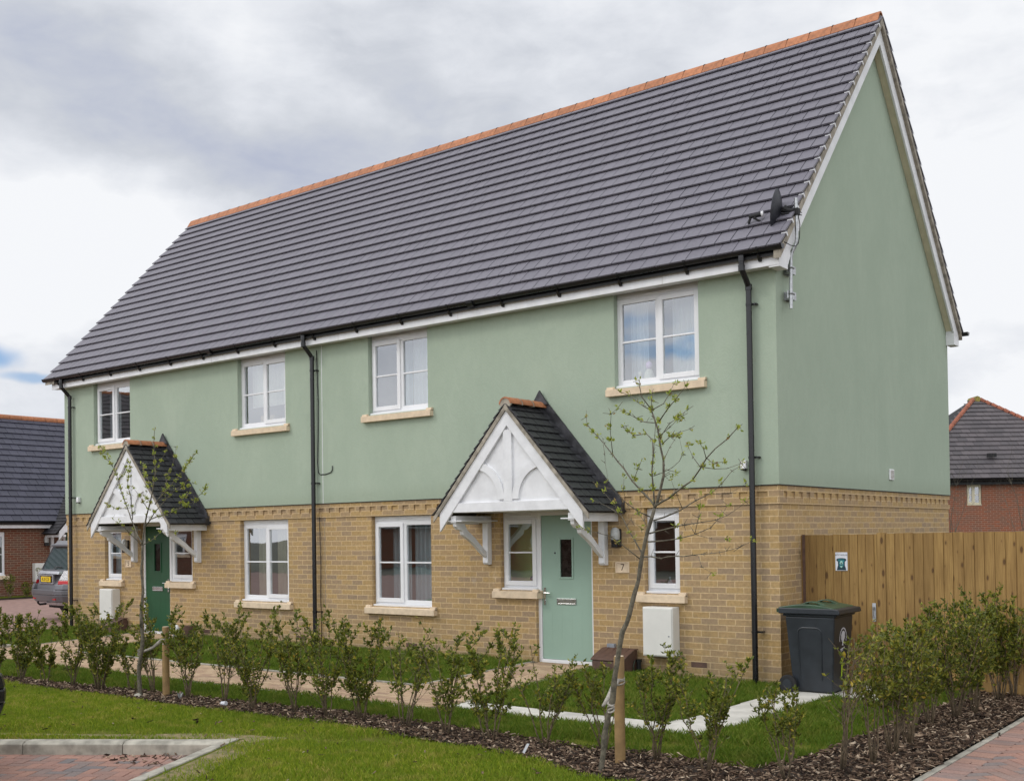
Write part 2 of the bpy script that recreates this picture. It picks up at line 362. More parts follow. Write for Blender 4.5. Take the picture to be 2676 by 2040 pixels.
M['ink']=simple('black_ink',(.015,.015,.03),.6,var=.02)
M['teal']=simple('teal_print',(.02,.19,.22),.5,var=.3,scale=60)
M['tealdark']=simple('dark_teal_print',(.008,.045,.065),.5,var=.3,scale=60)
M['tealpale']=simple('pale_teal_print',(.35,.62,.55),.5,var=.2,scale=60)
M['signwhite']=simple('sign_white',(.70,.72,.78),.4,var=.02)
M['plateyellow']=simple('plate_yellow',(.85,.58,.01),.4,var=.02)
M['silverpaint']=simple('silver_grey_car_paint',(.155,.155,.17),.30,metal=.3,var=.03,scale=3)
M['silverlight']=simple('bright_silver_trim',(.55,.56,.60),.2,metal=.7,var=.03)
M['darkpaint']=simple('dark_car_paint',(.012,.013,.017),.22,metal=.2,var=.03)
M['redlens']=simple('red_lens',(.55,.006,.012),.15,var=.1,scale=60)
M['clearlens']=simple('clear_lens',(.62,.60,.60),.12,metal=.3,var=.35,scale=45)
M['lilac']=simple('lilac_ornament',(.55,.38,.62),.6,var=.05)
M['basket']=simple('wicker',(.28,.2,.1),.8,var=.3,scale=50)
def glassmat(name,tint=(.93,.96,.96),refl=1.0):
    s=S(name); g=s.n('ShaderNodeBsdfGlossy'); g.inputs['Roughness'].default_value=.012; g.inputs['Color'].default_value=(.95,.97,1,1)
    t=s.n('ShaderNodeBsdfTransparent'); t.inputs['Color'].default_value=(*tint,1)
    v=s.coord(); bn=s.bump(s.noise(v,1.6,2),.06,.02); s.l(bn,g.inputs['Normal'])
    f=s.n('ShaderNodeFresnel'); f.inputs['IOR'].default_value=1.52
    fac=s.math('MULTIPLY',s.math('ADD',s.math('MULTIPLY',f.outputs[0],3.2*refl),.13*refl,True),s.math('SUBTRACT',1.0,s.n('ShaderNodeNewGeometry').outputs['Backfacing']))
    mxx=s.n('ShaderNodeMixShader'); s.l(fac,mxx.inputs[0]); s.l(t.outputs[0],mxx.inputs[1]); s.l(g.outputs[0],mxx.inputs[2]); s.l(mxx.outputs[0],s.out.inputs[0])
    return s.m
M['glass']=glassmat('window_glass'); M['carglass']=glassmat('car_glass',(.16,.20,.19),1.3); M['frost']=simple('obscure_glass',(.10,.11,.11),.12,var=.5,scale=60,bump=.4,bs=80)
M['doorglass']=simple('dark_door_glass',(.02,.016,.014),.08,var=.4,scale=12)
def curtainmat(name,c,tr=.35):
    s=S(name); d=s.n('ShaderNodeBsdfDiffuse'); d.inputs[0].default_value=(*c,1); t=s.n('ShaderNodeBsdfTranslucent'); t.inputs[0].default_value=(*c,1)
    mm=s.n('ShaderNodeMixShader'); mm.inputs[0].default_value=tr; s.l(d.outputs[0],mm.inputs[1]); s.l(t.outputs[0],mm.inputs[2]); s.l(mm.outputs[0],s.out.inputs[0]); return s.m
M['curt_white']=curtainmat('white_voile',(.75,.78,.80)); M['curt_blue']=curtainmat('blue_grey_curtain',(.50,.60,.64)); M['curt_beige']=curtainmat('beige_curtain',(.66,.58,.44)); M['blind']=curtainmat('cream_blind',(.8,.78,.70))
M['limewall']=simple('lime_hall_wall',(.48,.56,.20),.9,var=.05)
def grassmat(name,cols,ground=False):
    s=S(name); v=s.n('ShaderNodeNewGeometry').outputs['Position']; big=s.noise(v,.7,4,.6); mid=s.noise(v,4.5,5,.65)
    a=s.attr() if not ground else s.noise(v,70,4,.7)
    c=s.ramp(a,[(0,cols[0]),(.55,cols[1]),(.85,cols[2]),(1,cols[3])])
    c=s.mix(s.math('MULTIPLY',s.rng(mid,.48,.72),.6),c,cols[3]); c=s.mix(s.math('MULTIPLY',s.rng(big,.35,.7),.45),c,cols[0])
    if ground: return s.set(base=c,rough=.95,normal=s.bump(s.noise(v,120,5,.7),.8,.02),spec=.1)
    s.set(base=c,rough=.6,spec=.25)
    t=s.n('ShaderNodeBsdfTranslucent'); s.l(c,t.inputs[0]); mm=s.n('ShaderNodeMixShader'); mm.inputs[0].default_value=.3
    s.l(s.b.outputs[0],mm.inputs[1]); s.l(t.outputs[0],mm.inputs[2]); s.l(mm.outputs[0],s.out.inputs[0]); return s.m
M['grass']=grassmat('grass_blades',[(.13,.21,.014),(.23,.31,.020),(.35,.40,.034),(.55,.42,.13)])
M['grass_back']=grassmat('dark_grass_blades',[(.080,.145,.012),(.130,.205,.018),(.19,.25,.028),(.32,.29,.07)])  # darker, less red blades for the lawn by the house
M['turf']=grassmat('turf',[(.10,.13,.014),(.135,.16,.018),(.17,.17,.03),(.23,.17,.07)],True)
def leafmat(name,stops,rough=.35,tr=.25):
    s=S(name); c=s.ramp(s.attr(),stops); s.set(base=c,rough=rough+.08,spec=.35)
    t=s.n('ShaderNodeBsdfTranslucent'); s.l(c,t.inputs[0]); mm=s.n('ShaderNodeMixShader'); mm.inputs[0].default_value=tr
    s.l(s.b.outputs[0],mm.inputs[1]); s.l(t.outputs[0],mm.inputs[2]); s.l(mm.outputs[0],s.out.inputs[0]); return s.m
M['leaf']=leafmat('privet_leaf',[(0,(.060,.080,.012)),(.5,(.125,.155,.018)),(.8,(.23,.25,.03)),(.95,(.33,.31,.045)),(1,(.46,.33,.05))])
M['leafy']=leafmat('yellow_green_privet_leaf',[(0,(.065,.085,.012)),(.5,(.14,.165,.02)),(.85,(.23,.24,.03)),(.97,(.34,.29,.04)),(1,(.48,.33,.04))])
M['bud']=leafmat('spring_leaf',[(0,(.20,.26,.035)),(.5,(.34,.40,.06)),(.85,(.45,.48,.09)),(1,(.28,.18,.08))],.45,.35)
def barkchip():
    s=S('bark_chips'); v=s.coord(); a=s.attr(); c=s.ramp(a,[(0,(.018,.011,.008)),(.38,(.075,.048,.034)),(.68,(.16,.108,.074)),(.89,(.33,.245,.175)),(1,(.56,.46,.35))])
    n=s.noise(v,50,4); c=s.mix(.5,c,s.mix(s.rng(n,.3,.7),(.5,.5,.5),(1.4,1.3,1.2)),'MULTIPLY'); return s.set(base=c,rough=.85,spec=.2)
M['chip']=barkchip()
def pavemat(name,stops):
    s=S(name); v=s.coord(); c=s.ramp(s.attr(),stops); n=s.noise(v,70,5,.7); g=s.noise(v,3,5,.6)
    c=s.mix(.55,c,s.mix(s.rng(n,.25,.75),(.6,.6,.6),(1.3,1.3,1.3)),'MULTIPLY'); c=s.mix(s.math('MULTIPLY',s.rng(g,.4,.75),.3),c,(.13,.10,.085))
    return s.set(base=c,rough=.85,normal=s.bump(n,.3,.003),spec=.3)
M['pave_red']=pavemat('red_grey_block',[(0,(.44,.25,.19)),(.45,(.39,.225,.18)),(.7,(.33,.215,.18)),(.88,(.28,.225,.205)),(1,(.21,.19,.19))])
M['pave_buff']=pavemat('buff_pink_block',[(0,(.52,.385,.25)),(.4,(.48,.345,.225)),(.75,(.43,.295,.195)),(1,(.36,.245,.17))])
M['pave_pink']=pavemat('pink_soldier_block',[(0,(.44,.26,.20)),(.6,(.38,.24,.20)),(1,(.28,.21,.19))])
M['drive']=simple('driveway_paving',(.30,.185,.155),.85,var=.15,scale=5,bump=.2)
M['joint']=simple('jointing_sand',(.14,.11,.07),.95,var=.3,scale=30)
def woodmat():
    s=S('fence_timber'); v=s.coord(); a=s.attr()
    cv=s.n('ShaderNodeCombineXYZ'); s.l(s.math('MULTIPLY',a,37.0),cv.inputs[0]); s.l(s.math('MULTIPLY',a,91.0),cv.inputs[2])
    va=s.n('ShaderNodeVectorMath',operation='ADD'); s.l(v,va.inputs[0]); s.l(cv.outputs[0],va.inputs[1]); p=va.outputs[0]
    grain=s.noise(s.mapv(p,(1,1,.045)),70,5,.6,.4); slow=s.noise(s.mapv(p,(1,1,.2)),6,4)
    c=s.mix(s.rng(grain,.3,.7),(.27,.165,.055),(.41,.26,.095)); c=s.mix(s.math('MULTIPLY',s.rng(slow,.35,.7),.4),c,(.15,.08,.028))
    c=s.mix(s.math('MULTIPLY',s.math('POWER',a,2.0),.60),c,(.165,.095,.035))
    sp2=s.n('ShaderNodeSeparateXYZ'); s.l(p,sp2.inputs[0]); c2v=s.n('ShaderNodeCombineXYZ'); s.l(s.math('MULTIPLY',sp2.outputs[0],10.0),c2v.inputs[0]); s.l(s.math('MULTIPLY',sp2.outputs[2],4.2),c2v.inputs[1])
    vo=s.n('ShaderNodeTexVoronoi',voronoi_dimensions='2D'); s.l(c2v.outputs[0],vo.inputs['Vector']); vo.inputs['Scale'].default_value=1.0; vo.inputs['Randomness'].default_value=.9
    wv=s.n('ShaderNodeTexWhiteNoise',noise_dimensions='3D'); s.l(vo.outputs['Position'],wv.inputs[0])
    lim=s.math('MULTIPLY',s.math('POWER',wv.outputs['Value'],2.5),.24); lim=s.math('SUBTRACT',lim,.05)
    dk=s.math('SUBTRACT',lim,vo.outputs['Distance']); k=s.rng(dk,-.01,.03); halo=s.rng(dk,-.10,.02)
    c=s.mix(s.math('MULTIPLY',halo,.45),c,(.14,.065,.022)); c=s.mix(s.math('MULTIPLY',k,.68),c,(.06,.030,.016))
    sp=s.n('ShaderNodeSeparateXYZ'); s.l(v,sp.inputs[0])
    return s.set(base=c,rough=.78,normal=s.bump(grain,.2,.003),spec=.3)
M['timber']=woodmat()
M['farground']=simple('rough_ground',(.10,.10,.07),.95,var=.3,scale=.3)
M['worn']=simple('worn_earth',(.22,.165,.09),.95,var=.3,scale=12,bump=.6,bs=60,c2=(.13,.13,.04))
# ================================================================ THE HOUSE (semi-detached pair)
L=15.0; Wd=6.54; ZB=2.31; ZE=4.83
house=thing('semi_detached_house','pair of new houses in pale green render over buff brick, long grey tiled roof','house')
RW=.14   # reveal depth
def wall_holes(xs0,xs1,zs0,zs1,holes,y,uvoff=0,depth=RW):
    """wall in the XZ plane at y with rectangular holes; jambs run back into the house"""
    b=MB(); b.uv=[]
    X=sorted({xs0,xs1,*[h[0] for h in holes],*[h[1] for h in holes]}); Zs=sorted({zs0,zs1,*[min(max(h[2],zs0),zs1) for h in holes],*[min(max(h[3],zs0),zs1) for h in holes]})
    def hole(x,z): return any(h[0]<x<h[1] and h[2]<z<h[3] for h in holes)
    G={}
    for i in range(len(X)-1):
        for j in range(len(Zs)-1): G[i,j]=hole((X[i]+X[i+1])/2,(Zs[j]+Zs[j+1])/2)
    def q(p,uv): b.quad(*p); b.uv+=uv
    for (i,j),h in G.items():
        x0,x1,z0,z1=X[i],X[i+1],Zs[j],Zs[j+1]
        if not h: q([(x0,y,z0),(x1,y,z0),(x1,y,z1),(x0,y,z1)],[(x0,z0),(x1,z0),(x1,z1),(x0,z1)])
        else:
            yb=y+depth
            if G.get((i-1,j),True) is False: q([(x0,y,z0),(x0,y,z1),(x0,yb,z1),(x0,yb,z0)],[(x0,z0),(x0,z1),(x0+depth,z1),(x0+depth,z0)])
            if G.get((i+1,j),True) is False: q([(x1,yb,z0),(x1,yb,z1),(x1,y,z1),(x1,y,z0)],[(x1+.11-depth,z0),(x1+.11-depth,z1),(x1+.11,z1),(x1+.11,z0)])
            if (i,j+1) in G and not G[i,j+1]: q([(x0,y,z1),(x1,y,z1),(x1,yb,z1),(x0,yb,z1)],[(x0,z1),(x1,z1),(x1,z1+depth),(x0,z1+depth)])
            if (i,j-1) in G and not G[i,j-1]: q([(x0,yb,z0),(x1,yb,z0),(x1,y,z0),(x0,y,z0)],[(x0,z0-depth),(x1,z0-depth),(x1,z0),(x0,z0)])
    return b
UP=[(-13.99,-12.78),(-9.64,-8.43),(-6.545,-5.34),(-2.16,-.965)]
GF=[(-9.64,-8.43,.74,2.085),(-6.545,-5.34,.74,2.085),(-1.78,-1.29,1.03,2.085),(-13.69,-13.14,1.03,2.085)]
D7=(-4.07,-2.56); D5=(-12.52,-10.97)
holesG=GF+[(D7[0],-3.47,1.03,2.085),(-3.47,D7[1],.075,2.085),(D5[0],-11.63,.075,2.085),(-11.63,D5[1],1.03,2.085)]
holesU=[(a,b,3.61,ZE+.1) for a,b in UP]
def flat(b,pts,uv):
    b.poly(pts); b.uv+=uv
# brick front + gable + rear
b=wall_holes(-L,0,-.15,2.09,holesG,0)
flat(b,[(0,0,-.15),(0,Wd,-.15),(0,Wd,2.09),(0,0,2.09)],[(.0,-.15),(Wd,-.15),(Wd,2.09),(0,2.09)])
flat(b,[(0,Wd,-.15),(-L,Wd,-.15),(-L,Wd,2.09),(0,Wd,2.09)],[(0,-.15),(L,-.15),(L,2.09),(0,2.09)])
flat(b,[(-L,Wd,-.15),(-L,0,-.15),(-L,0,2.09),(-L,Wd,2.09)],[(0,-.15),(Wd,-.15),(Wd,2.09),(0,2.09)])
b.build('brick_wall',M['brick'],house)
# dentil band, proud of the brickwork
b=MB(); b.uv=[]
def bandbox(x0,x1,y0,y1,z0,z1):
    n=len(b.v); b.box(x0,x1,y0,y1,z0,z1)
    for fi in range(6):
        f=b.f[-6+fi]
        for vi in f:
            p=b.v[vi]; nrm_x=fi in (3,5)
            b.uv.append((p[1] if nrm_x else p[0],p[2]))
P=.016
def band(z0,z1,p):
    bandbox(-L-p,p,-p,.05,z0,z1); bandbox(-.05,p,.0501,Wd+p,z0,z1); 
band(2.09,2.159,P); band(2.236,ZB,P); band(2.1595,2.2355,-.002+.0)
k=-L
while k<-.36:
    bandbox(k,k+.118,-P,.0,2.1592,2.2358); k+=.225
bandbox(-.13,P,-P,.12,2.1592,2.2358)
k=.215
while k<Wd-.1:
    bandbox(0,P,k,k+.118,2.1592,2.2358); k+=.225
b.build('dentil_brick_band',M['brick'],house,fix=False)
# green render
PR=.026
b=wall_holes(-L-PR,PR,ZB+.004,ZE,[(x0,x1,3.61,ZE+1) for x0,x1 in UP],-PR,depth=RW+PR)
TAN=1.10; YR=Wd/2
def slope_z(y): return 4.96+TAN*(min(y,Wd-y)+.27)
apx=8.60; eg=8.60-TAN*(YR+PR)+0
for X0 in (PR,-L-PR):
    flat(b,[(X0,-PR,ZB+.004),(X0,Wd+PR,ZB+.004),(X0,Wd+PR,eg),(X0,YR,apx),(X0,-PR,eg)],[(0,0)]*5)
flat(b,[(PR,Wd+PR,ZB+.004),(-L-PR,Wd+PR,ZB+.004),(-L-PR,Wd+PR,ZE),(PR,Wd+PR,ZE)],[(0,0)]*4)
flat(b,[(-L-PR,-PR,ZB+.004),(PR,-PR,ZB+.004),(PR,.0,ZB+.004),(-L-PR,0,ZB+.004)],[(0,0)]*4)
flat(b,[(0,0,ZB+.004),(PR,0,ZB+.004),(PR,Wd,ZB+.004),(0,Wd,ZB+.004)],[(0,0)]*4)
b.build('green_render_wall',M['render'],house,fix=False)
b=MB().box(-L-.032,PR+.006,-PR-.006,-PR+.02,ZB-.006,ZB+.003).box(PR-.02,PR+.006,-PR+.021,Wd+.02,ZB-.006,ZB+.003)
b.build('bell_cast_shadow_line',M['rubber'],house)  # black strip drawn as the shadow line under the render edge
# movement joint between the two houses
b=MB().box(-7.576,-7.566,-PR-.003,-PR+.01,ZB,ZE); b.build('render_joint',M['paint'],house)
b=MB().box(-7.574,-7.568,-.003,.01,0,2.09); b.build('brick_joint',M['mortar'],house)
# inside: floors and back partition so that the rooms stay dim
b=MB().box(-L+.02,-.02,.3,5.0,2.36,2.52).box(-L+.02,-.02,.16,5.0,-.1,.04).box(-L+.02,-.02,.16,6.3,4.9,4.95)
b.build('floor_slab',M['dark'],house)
b=MB().box(-L+.02,-.02,3.6,3.66,.05,4.9)
for xx in (-7.57,-4.6,-2.3,-10.6,-12.65): b.box(xx-.04,xx+.04,.2,3.6,.05,2.36); b.box(xx-.04,xx+.04,.2,3.6,2.52,4.9)
b.build('interior_wall',M['plasterin'],house)
# ---- windows
def frame_rect(b,x0,x1,z0,z1,t,y0,y1):
    b.box(x0,x0+t,y0,y1,z0,z1); b.box(x1-t,x1,y0,y1,z0,z1); b.box(x0+t,x1-t,y0,y1,z0,z0+t); b.box(x0+t,x1-t,y0,y1,z1-t,z1)
def window(x0,x1,z0,z1,sash,yf=.075,head=.07,vent=True,parent=None,mat=None):
    mat=mat or M['white']; y0=yf; y1=yf+.07; zt=z1-head
    b=MB(); t=.055
    b.box(x0,x1,y0,y1,zt,z1); frame_rect(b,x0,x1,z0+.03,zt,t,y0,y1)
    xm=(x0+x1)/2
    if sash in('L','R'): b.box(xm-.03,xm+.03,y0+.001,y1,z0+.03+t,zt-t)
    b.box(x0-.0,x1+.0,y0-.055,y1,z0,z0+.029)
    if vent: b.box(xm-.17,xm+.17,y0-.012,y0,zt+.02,zt+.034)
    w=b.build('window',mat,parent or house,bevel=.004)
    cells={'L':[(x0+t,xm-.03,1),(xm+.03,x1-t,0)],'R':[(x0+t,xm-.03,0),(xm+.03,x1-t,1)],'S':[(x0+t,x1-t,1)]}[sash]
    for a,c,s_ in cells:
        za,zc=z0+.03+t,zt-t; zm=(za+zc)/2
        if s_:
            sb=MB(); frame_rect(sb,a-.025,c+.025,za-.025,zc+.025,.062,y0-.02,y0+.04); sb.box(a+.037,c-.037,y0-.008,y0+.02,zm-.011,zm+.011)
            sb.build('sash',mat,w,bevel=.005)
            MB().box(a+.037,c-.037,y0+.008,y0+.012,za+.037,zc-.037).build('glass_pane',M['glass'],w)
        else:
            sb=MB(); frame_rect(sb,a-.001,c+.001,za-.001,zc+.001,.014,y0+.005,y0+.03); sb.box(a+.013,c-.013,y0+.008,y0+.04,zm-.011,zm+.011); sb.build('glazing_bead',mat,w)
            MB().box(a+.013,c-.013,y0+.028,y0+.032,za+.013,zc-.013).build('glass_pane',M['glass'],w)
    return w
def sill(x0,x1,z0,z1,yb=.1):
    e=.10; b=MB()
    b.px([(yb,z0+.0),(-.07,z0),(-.07,z0+.095),(-.005,z1),(yb,z1)],x0-e,x1+e)
    return b
def stone_sill(x0,x1,zt,off=0):
    e=.10; f=-.075-off; b=MB()
    b.px([(.07,zt-.11),(f,zt-.11),(f,zt-.022),(.07,zt-.002)],x0-e,x1+e)
    for a,c in ((x0-e+.0,x0-.0),(x1+.0,x1+e)):
        b.px([(-off-.001,zt-.035),(f+.022,zt-.035),(f+.030,zt+.010),(-off-.001,zt+.016)],a,c)
    b.build('stone_sill',M['stone'],house,bevel=.004)
for (a,c),s_ in zip(UP,('L','R','L','R')): window(a,c,3.61,4.81,s_,yf=.055); stone_sill(a,c,3.612,PR)
for (a,c,z0,z1),s_ in zip(GF,('R','L','S','S')): window(a,c,z0,z1,s_); stone_sill(a,c,z0+.002)
window(D7[0],-3.475,1.03,2.085,'S'); stone_sill(D7[0],-3.50,1.032)
window(-11.66,D5[1],1.03,2.085,'S'); stone_sill(-11.59,D5[1],1.032)
# ---- doors
def door(x0,x1,mat,handle_left=True):
    z0,z1=.075,2.085; y0=.055
    b=MB().box(x0,x0+.055,y0,.15,z0,z1).box(x1-.055,x1,y0,.15,z0,z1).box(x0+.055,x1-.055,y0,.15,z1-.055,z1).box(x0+.055,x1-.055,y0-.01,.15,z0,z0+.045)
    fr=b.build('door_frame',M['white'],house,bevel=.004)
    a,c=x0+.06,x1-.06; cx_=(a+c)/2; zb,zt=z0+.05,z1-.06; yl=y0+.012
    gx0,gx1,gz0,gz1=cx_-.095+.0,cx_+.095,1.21,1.71
    d=MB(); Xs=[a,gx0,gx1,c]; Zz=[zb,gz0,gz1,zt]
    for i in range(3):
        for j in range(3):
            if (i,j)==(1,1): continue
            d.box(Xs[i],Xs[i+1],yl,yl+.045,Zz[j],Zz[j+1])
    do=d.build('door',mat,house)
    g=MB()
    for k in range(1,5):
        xx=a+(c-a)*k/5; g.box(xx-.002,xx+.002,yl-.0008,yl+.002,zb+.12,1.14)
    g.build('panel_groove',mat,do)
    f=MB(); frame_rect(f,gx0-.022,gx1+.022,gz0-.022,gz1+.022,.026,yl-.012,yl+.01); f.build('glazing_trim',mat,do,bevel=.004)
    MB().box(gx0,gx1,yl+.012,yl+.018,gz0,gz1).build('vision_glass',M['doorglass'],do)
    lb=MB(); frame_rect(lb,cx_-.155,cx_+.155,.852,.93,.014,yl-.014,yl); lb.box(cx_-.139,cx_+.139,yl-.009,yl-.001,.866,.916); lb.build('letter_box',M['chrome'],do,bevel=.003)
    hx=a+.045 if handle_left else c-.045; s_=1 if handle_left else -1
    h=MB().box(hx-.016,hx+.016,yl-.01,yl,.84,1.07); h.tube([(hx,yl-.008,1.0),(hx,yl-.045,1.0),(hx+s_*.02,yl-.05,1.0),(hx+s_*.11,yl-.05,.998)],.009,8); h.tube([(hx,yl-.02,.90),(hx,yl-.005,.90)],.012,8)
    h.build('handle',M['chrome'],do)
    MB().tube([(cx_-.0-.18,yl-.006,1.53),(cx_-.18,yl+.002,1.53)],.012,12).build('spyhole',M['lead'],do)
    return do
door(-3.475,D7[1],M['door_sage']); door(D5[0],-11.66,M['door_green'],False)
# ---- roof
X0R,X1R=-15.33,.205
def tile_slope(name,x0,x1,eave,ridge,xaxis,g,tw,mat,parent,th=.021,lap=.06,up=Vector((0,0,1)),stagger=.5,clip=None,jit=.0008):
    """eave/ridge: 3D points at parameter x=0; tiles run along xaxis from x0 to x1"""
    e=Vector(eave); r=Vector(ridge); ax=Vector(xaxis); sd=(r-e); Ls=sd.length; sd.normalize(); nrm=ax.cross(sd)
    if nrm.z<0: nrm=-nrm
    n=max(1,round(Ls/g)); g=Ls/n; b=MB()
    for i in range(n):
        s0=i*g; s1=min((i+1)*g+lap,Ls); x=x0-((i%2)*stagger*tw)
        xa,xb=(x0,x1) if clip is None else clip(s0/Ls)
        while x<xb:
            gp=random.choice((.003,.005,.007,.009)); u0=max(x+gp*.5,xa); u1=min(x+tw-gp,xb)
            if u1-u0>.02:
                h=random.uniform(0,jit); h0=th*2.15+h; h1=h*.5
                p=[]
                for (uu,ss,hh) in ((u0,s0,h0),(u1,s0,h0),(u1,s1,h1+.002),(u0,s1,h1+.002)): p.append(e+ax*uu+sd*ss+nrm*hh)
                q=[v+nrm*th for v in p]
                b.hexa([tuple(v) for v in p]+[tuple(v) for v in q])
            x+=tw
    return b.build(name,mat,parent)
YE=-.27; ZT=4.935
roof_under=MB()
ul=[(YE+.02,ZT-.03),(YR,ZT+TAN*(YR-YE)-.005),(Wd-YE-.02,ZT-.03),(Wd-YE-.02,ZT-.06),(YR,ZT+TAN*(YR-YE)-.05),(YE+.02,ZT-.06)]
roof_under.px(ul,X0R+.02,X1R-.05)
roof=roof_under.build('roof',M['rubber'],house)
tile_slope('front_roof_tiles',X0R,X1R,(0,YE,ZT),(0,YR,ZT+TAN*(YR-YE)),(1,0,0),.2505,.205,M['tile'],roof)
tile_slope('rear_roof_tiles',X0R,X1R,(0,Wd-YE,ZT),(0,YR,ZT+TAN*(YR-YE)),(1,0,0),.2505,.205,M['tile'],roof)
def ridge_tiles(x0,x1,y,z,parent,step=.34,rad=.115,mat=None,axis='x',n=None,drop=.07):
    n=n or round((x1-x0)/step); st=(x1-x0)/n; src=None
    for i in range(n):
        b=MB(); seg=10; A=[]; 
        for k in range(seg+1):
            th=math.pi*(.04+.92*k/seg); A.append((math.cos(th),math.sin(th)))
        a0=-st/2+.004; a1=st/2-.004
        for j in range(seg):
            for (ra,rb) in ((rad,rad),):
                p=[(a0,A[j][0]*ra,A[j][1]*ra-drop),(a1,A[j][0]*ra,A[j][1]*ra-drop),(a1,A[j+1][0]*ra,A[j+1][1]*ra-drop),(a0,A[j+1][0]*ra,A[j+1][1]*ra-drop)]
                ri=ra-.018
                q=[(a0,A[j][0]*ri,A[j][1]*ri-drop),(a1,A[j][0]*ri,A[j][1]*ri-drop),(a1,A[j+1][0]*ri,A[j+1][1]*ri-drop),(a0,A[j+1][0]*ri,A[j+1][1]*ri-drop)]
                if axis=='y': p=[(c,-a,d) for a,c,d in p]; q=[(c,-a,d) for a,c,d in q]
                b.hexa(q+p,.5)
        xc=x0+st*(i+.5); loc=(xc,y,z) if axis=='x' else (y,xc,z)
        b.r=[random.random()]*len(b.r)
        o=b.build('ridge_tile',mat or M['terra'],parent,loc=loc,smooth=False)
ZRG=ZT+TAN*(YR-YE)
nrt=46; stp=(X1R-.02-X0R)/nrt
rprof=[(-.150,-.092),(-.075,.030),(-.045,.064),(0,.080),(.045,.064),(.075,.030),(.150,-.092)]
rin=[(a*.86,c-.022) for a,c in rprof][::-1]
for i in range(nrt):
    b=MB(); b.px(rprof+rin,.004,stp-.004,random.random()); o=b.build('ridge_tile',M['terra'],roof,loc=(X0R+i*stp,YR,ZRG+.012),smooth=False)
lug=MB()
for i in range(1,nrt): lug.px([(a*1.03,c+.006) for a,c in rprof[1:-1]],X0R+i*stp-.007,X0R+i*stp+.007)
for k_,p_ in enumerate(lug.v): lug.v[k_]=(p_[0],p_[1]+YR,p_[2]+ZRG+.012)
lug.build('ridge_union',M['rubber'],roof)
MB().px([(YR-.12,ZRG-.09),(YR,ZRG+.04),(YR+.12,ZRG-.09)],X0R+.01,X1R-.03).build('ridge_mortar',M['mortar'],roof)
# verge: undercloak/mortar, clips
sl_=math.hypot(1,TAN); 
def verge(y_dir,zoff0,zoff1,x0,x1,name,mat,parent,yend=None,peak=0):
    """strip following the verge between vertical offsets below the tile line"""
    def zt(y): return ZT+TAN*(y-YE)
    y0=YE+.01 if yend is None else yend
    pts=[(y0,zt(y0)+zoff1),(y0,zt(y0)+zoff0),(YR,zt(YR)+zoff0),(YR,zt(YR)+zoff1)]
    if zt(y0)+zoff1<4.775: pts=[(y0,4.785),(y0,zt(y0)+zoff0),(YR,zt(YR)+zoff0),(YR,zt(YR)+zoff1),((4.785-zoff1-ZT)/TAN+YE,4.785)]
    if y_dir<0: pts=[(Wd-a,c) for a,c in pts]
    return MB().px(pts,x0,x1).build(name,mat,parent,bevel=.002)
for yd in (1,-1):
    verge(yd,-.004,-.112,.112,.198,'verge_mortar',M['mortar'],roof)
    verge(yd,-.004,-.075,-15.32,-15.0,'verge_mortar',M['mortar'],roof)
    verge(yd,-.1125,-.36,.128,.156,'barge_board',M['paint'],house,yend=-.20)
    verge(yd,-.0755,-.36,-15.17,-15.14,'barge_board',M['paint'],house,yend=-.20)
    verge(yd,-.30,-.325,PR+.001,.127,'verge_soffit',M['cream'],house,yend=-.10)
# small white clips on the verge at every course
nrm=Vector((0,-TAN,1)).normalized(); sd=Vector((0,1,TAN)).normalized(); Ls=math.hypot(YR-YE,TAN*(YR-YE))
for side in (1,-1):
    for i in range(1,21):
        s0=i*Ls/21; p=Vector((0,YE,ZT))+sd*s0
        b=MB()
        b.obox(Vector((-.02,0,0))+nrm*.034+sd*-.003,(.03,0,0),sd*.012,nrm*.004); b.obox(Vector((.008,0,0))+nrm*.012,(.004,0,0),sd*.012,nrm*.026)
        o=b.build('verge_clip',M['paint'],roof,loc=(X1R,p.y,p.z))
        if side<0: o.scale=(1,-1,1); o.location=(X1R,Wd-p.y,p.z)
# fascia + soffit + box ends
FZ0,FZ1=4.778,4.985
MB().box(X0R+.16,.155,-.205,-.185,FZ0,FZ1).build('fascia',M['paint'],house,bevel=.003)
MB().box(X0R+.16,.155,Wd+.185,Wd+.205,FZ0,FZ1).build('fascia',M['paint'],house,bevel=.003)
MB().box(X0R+.16,.125,-.184,-PR-.001,FZ0+.012,FZ0+.02).build('soffit',M['paint'],house)
b=MB(); 
for xx in (-13.2,-10.1,-7.0,-4.6,-1.35): b.box(xx-.0015,xx+.0015,-.2062,-.2045,FZ0,FZ1-.03)
b.build('fascia_joint',M['mortar'],house)
MB().box(PR+.001,.1565,-.2,.03,FZ0-.02,4.95).px([(.03,FZ0+.03),(.11,FZ0+.15),(.11,5.0),(.03,4.95)],PR+.001,.157).build('box_end',M['paint'],house,bevel=.003)
MB().box(PR+.001,.1565,Wd-.04,Wd+.2065,FZ0-.05,4.97).build('box_end',M['paint'],house,bevel=.003)
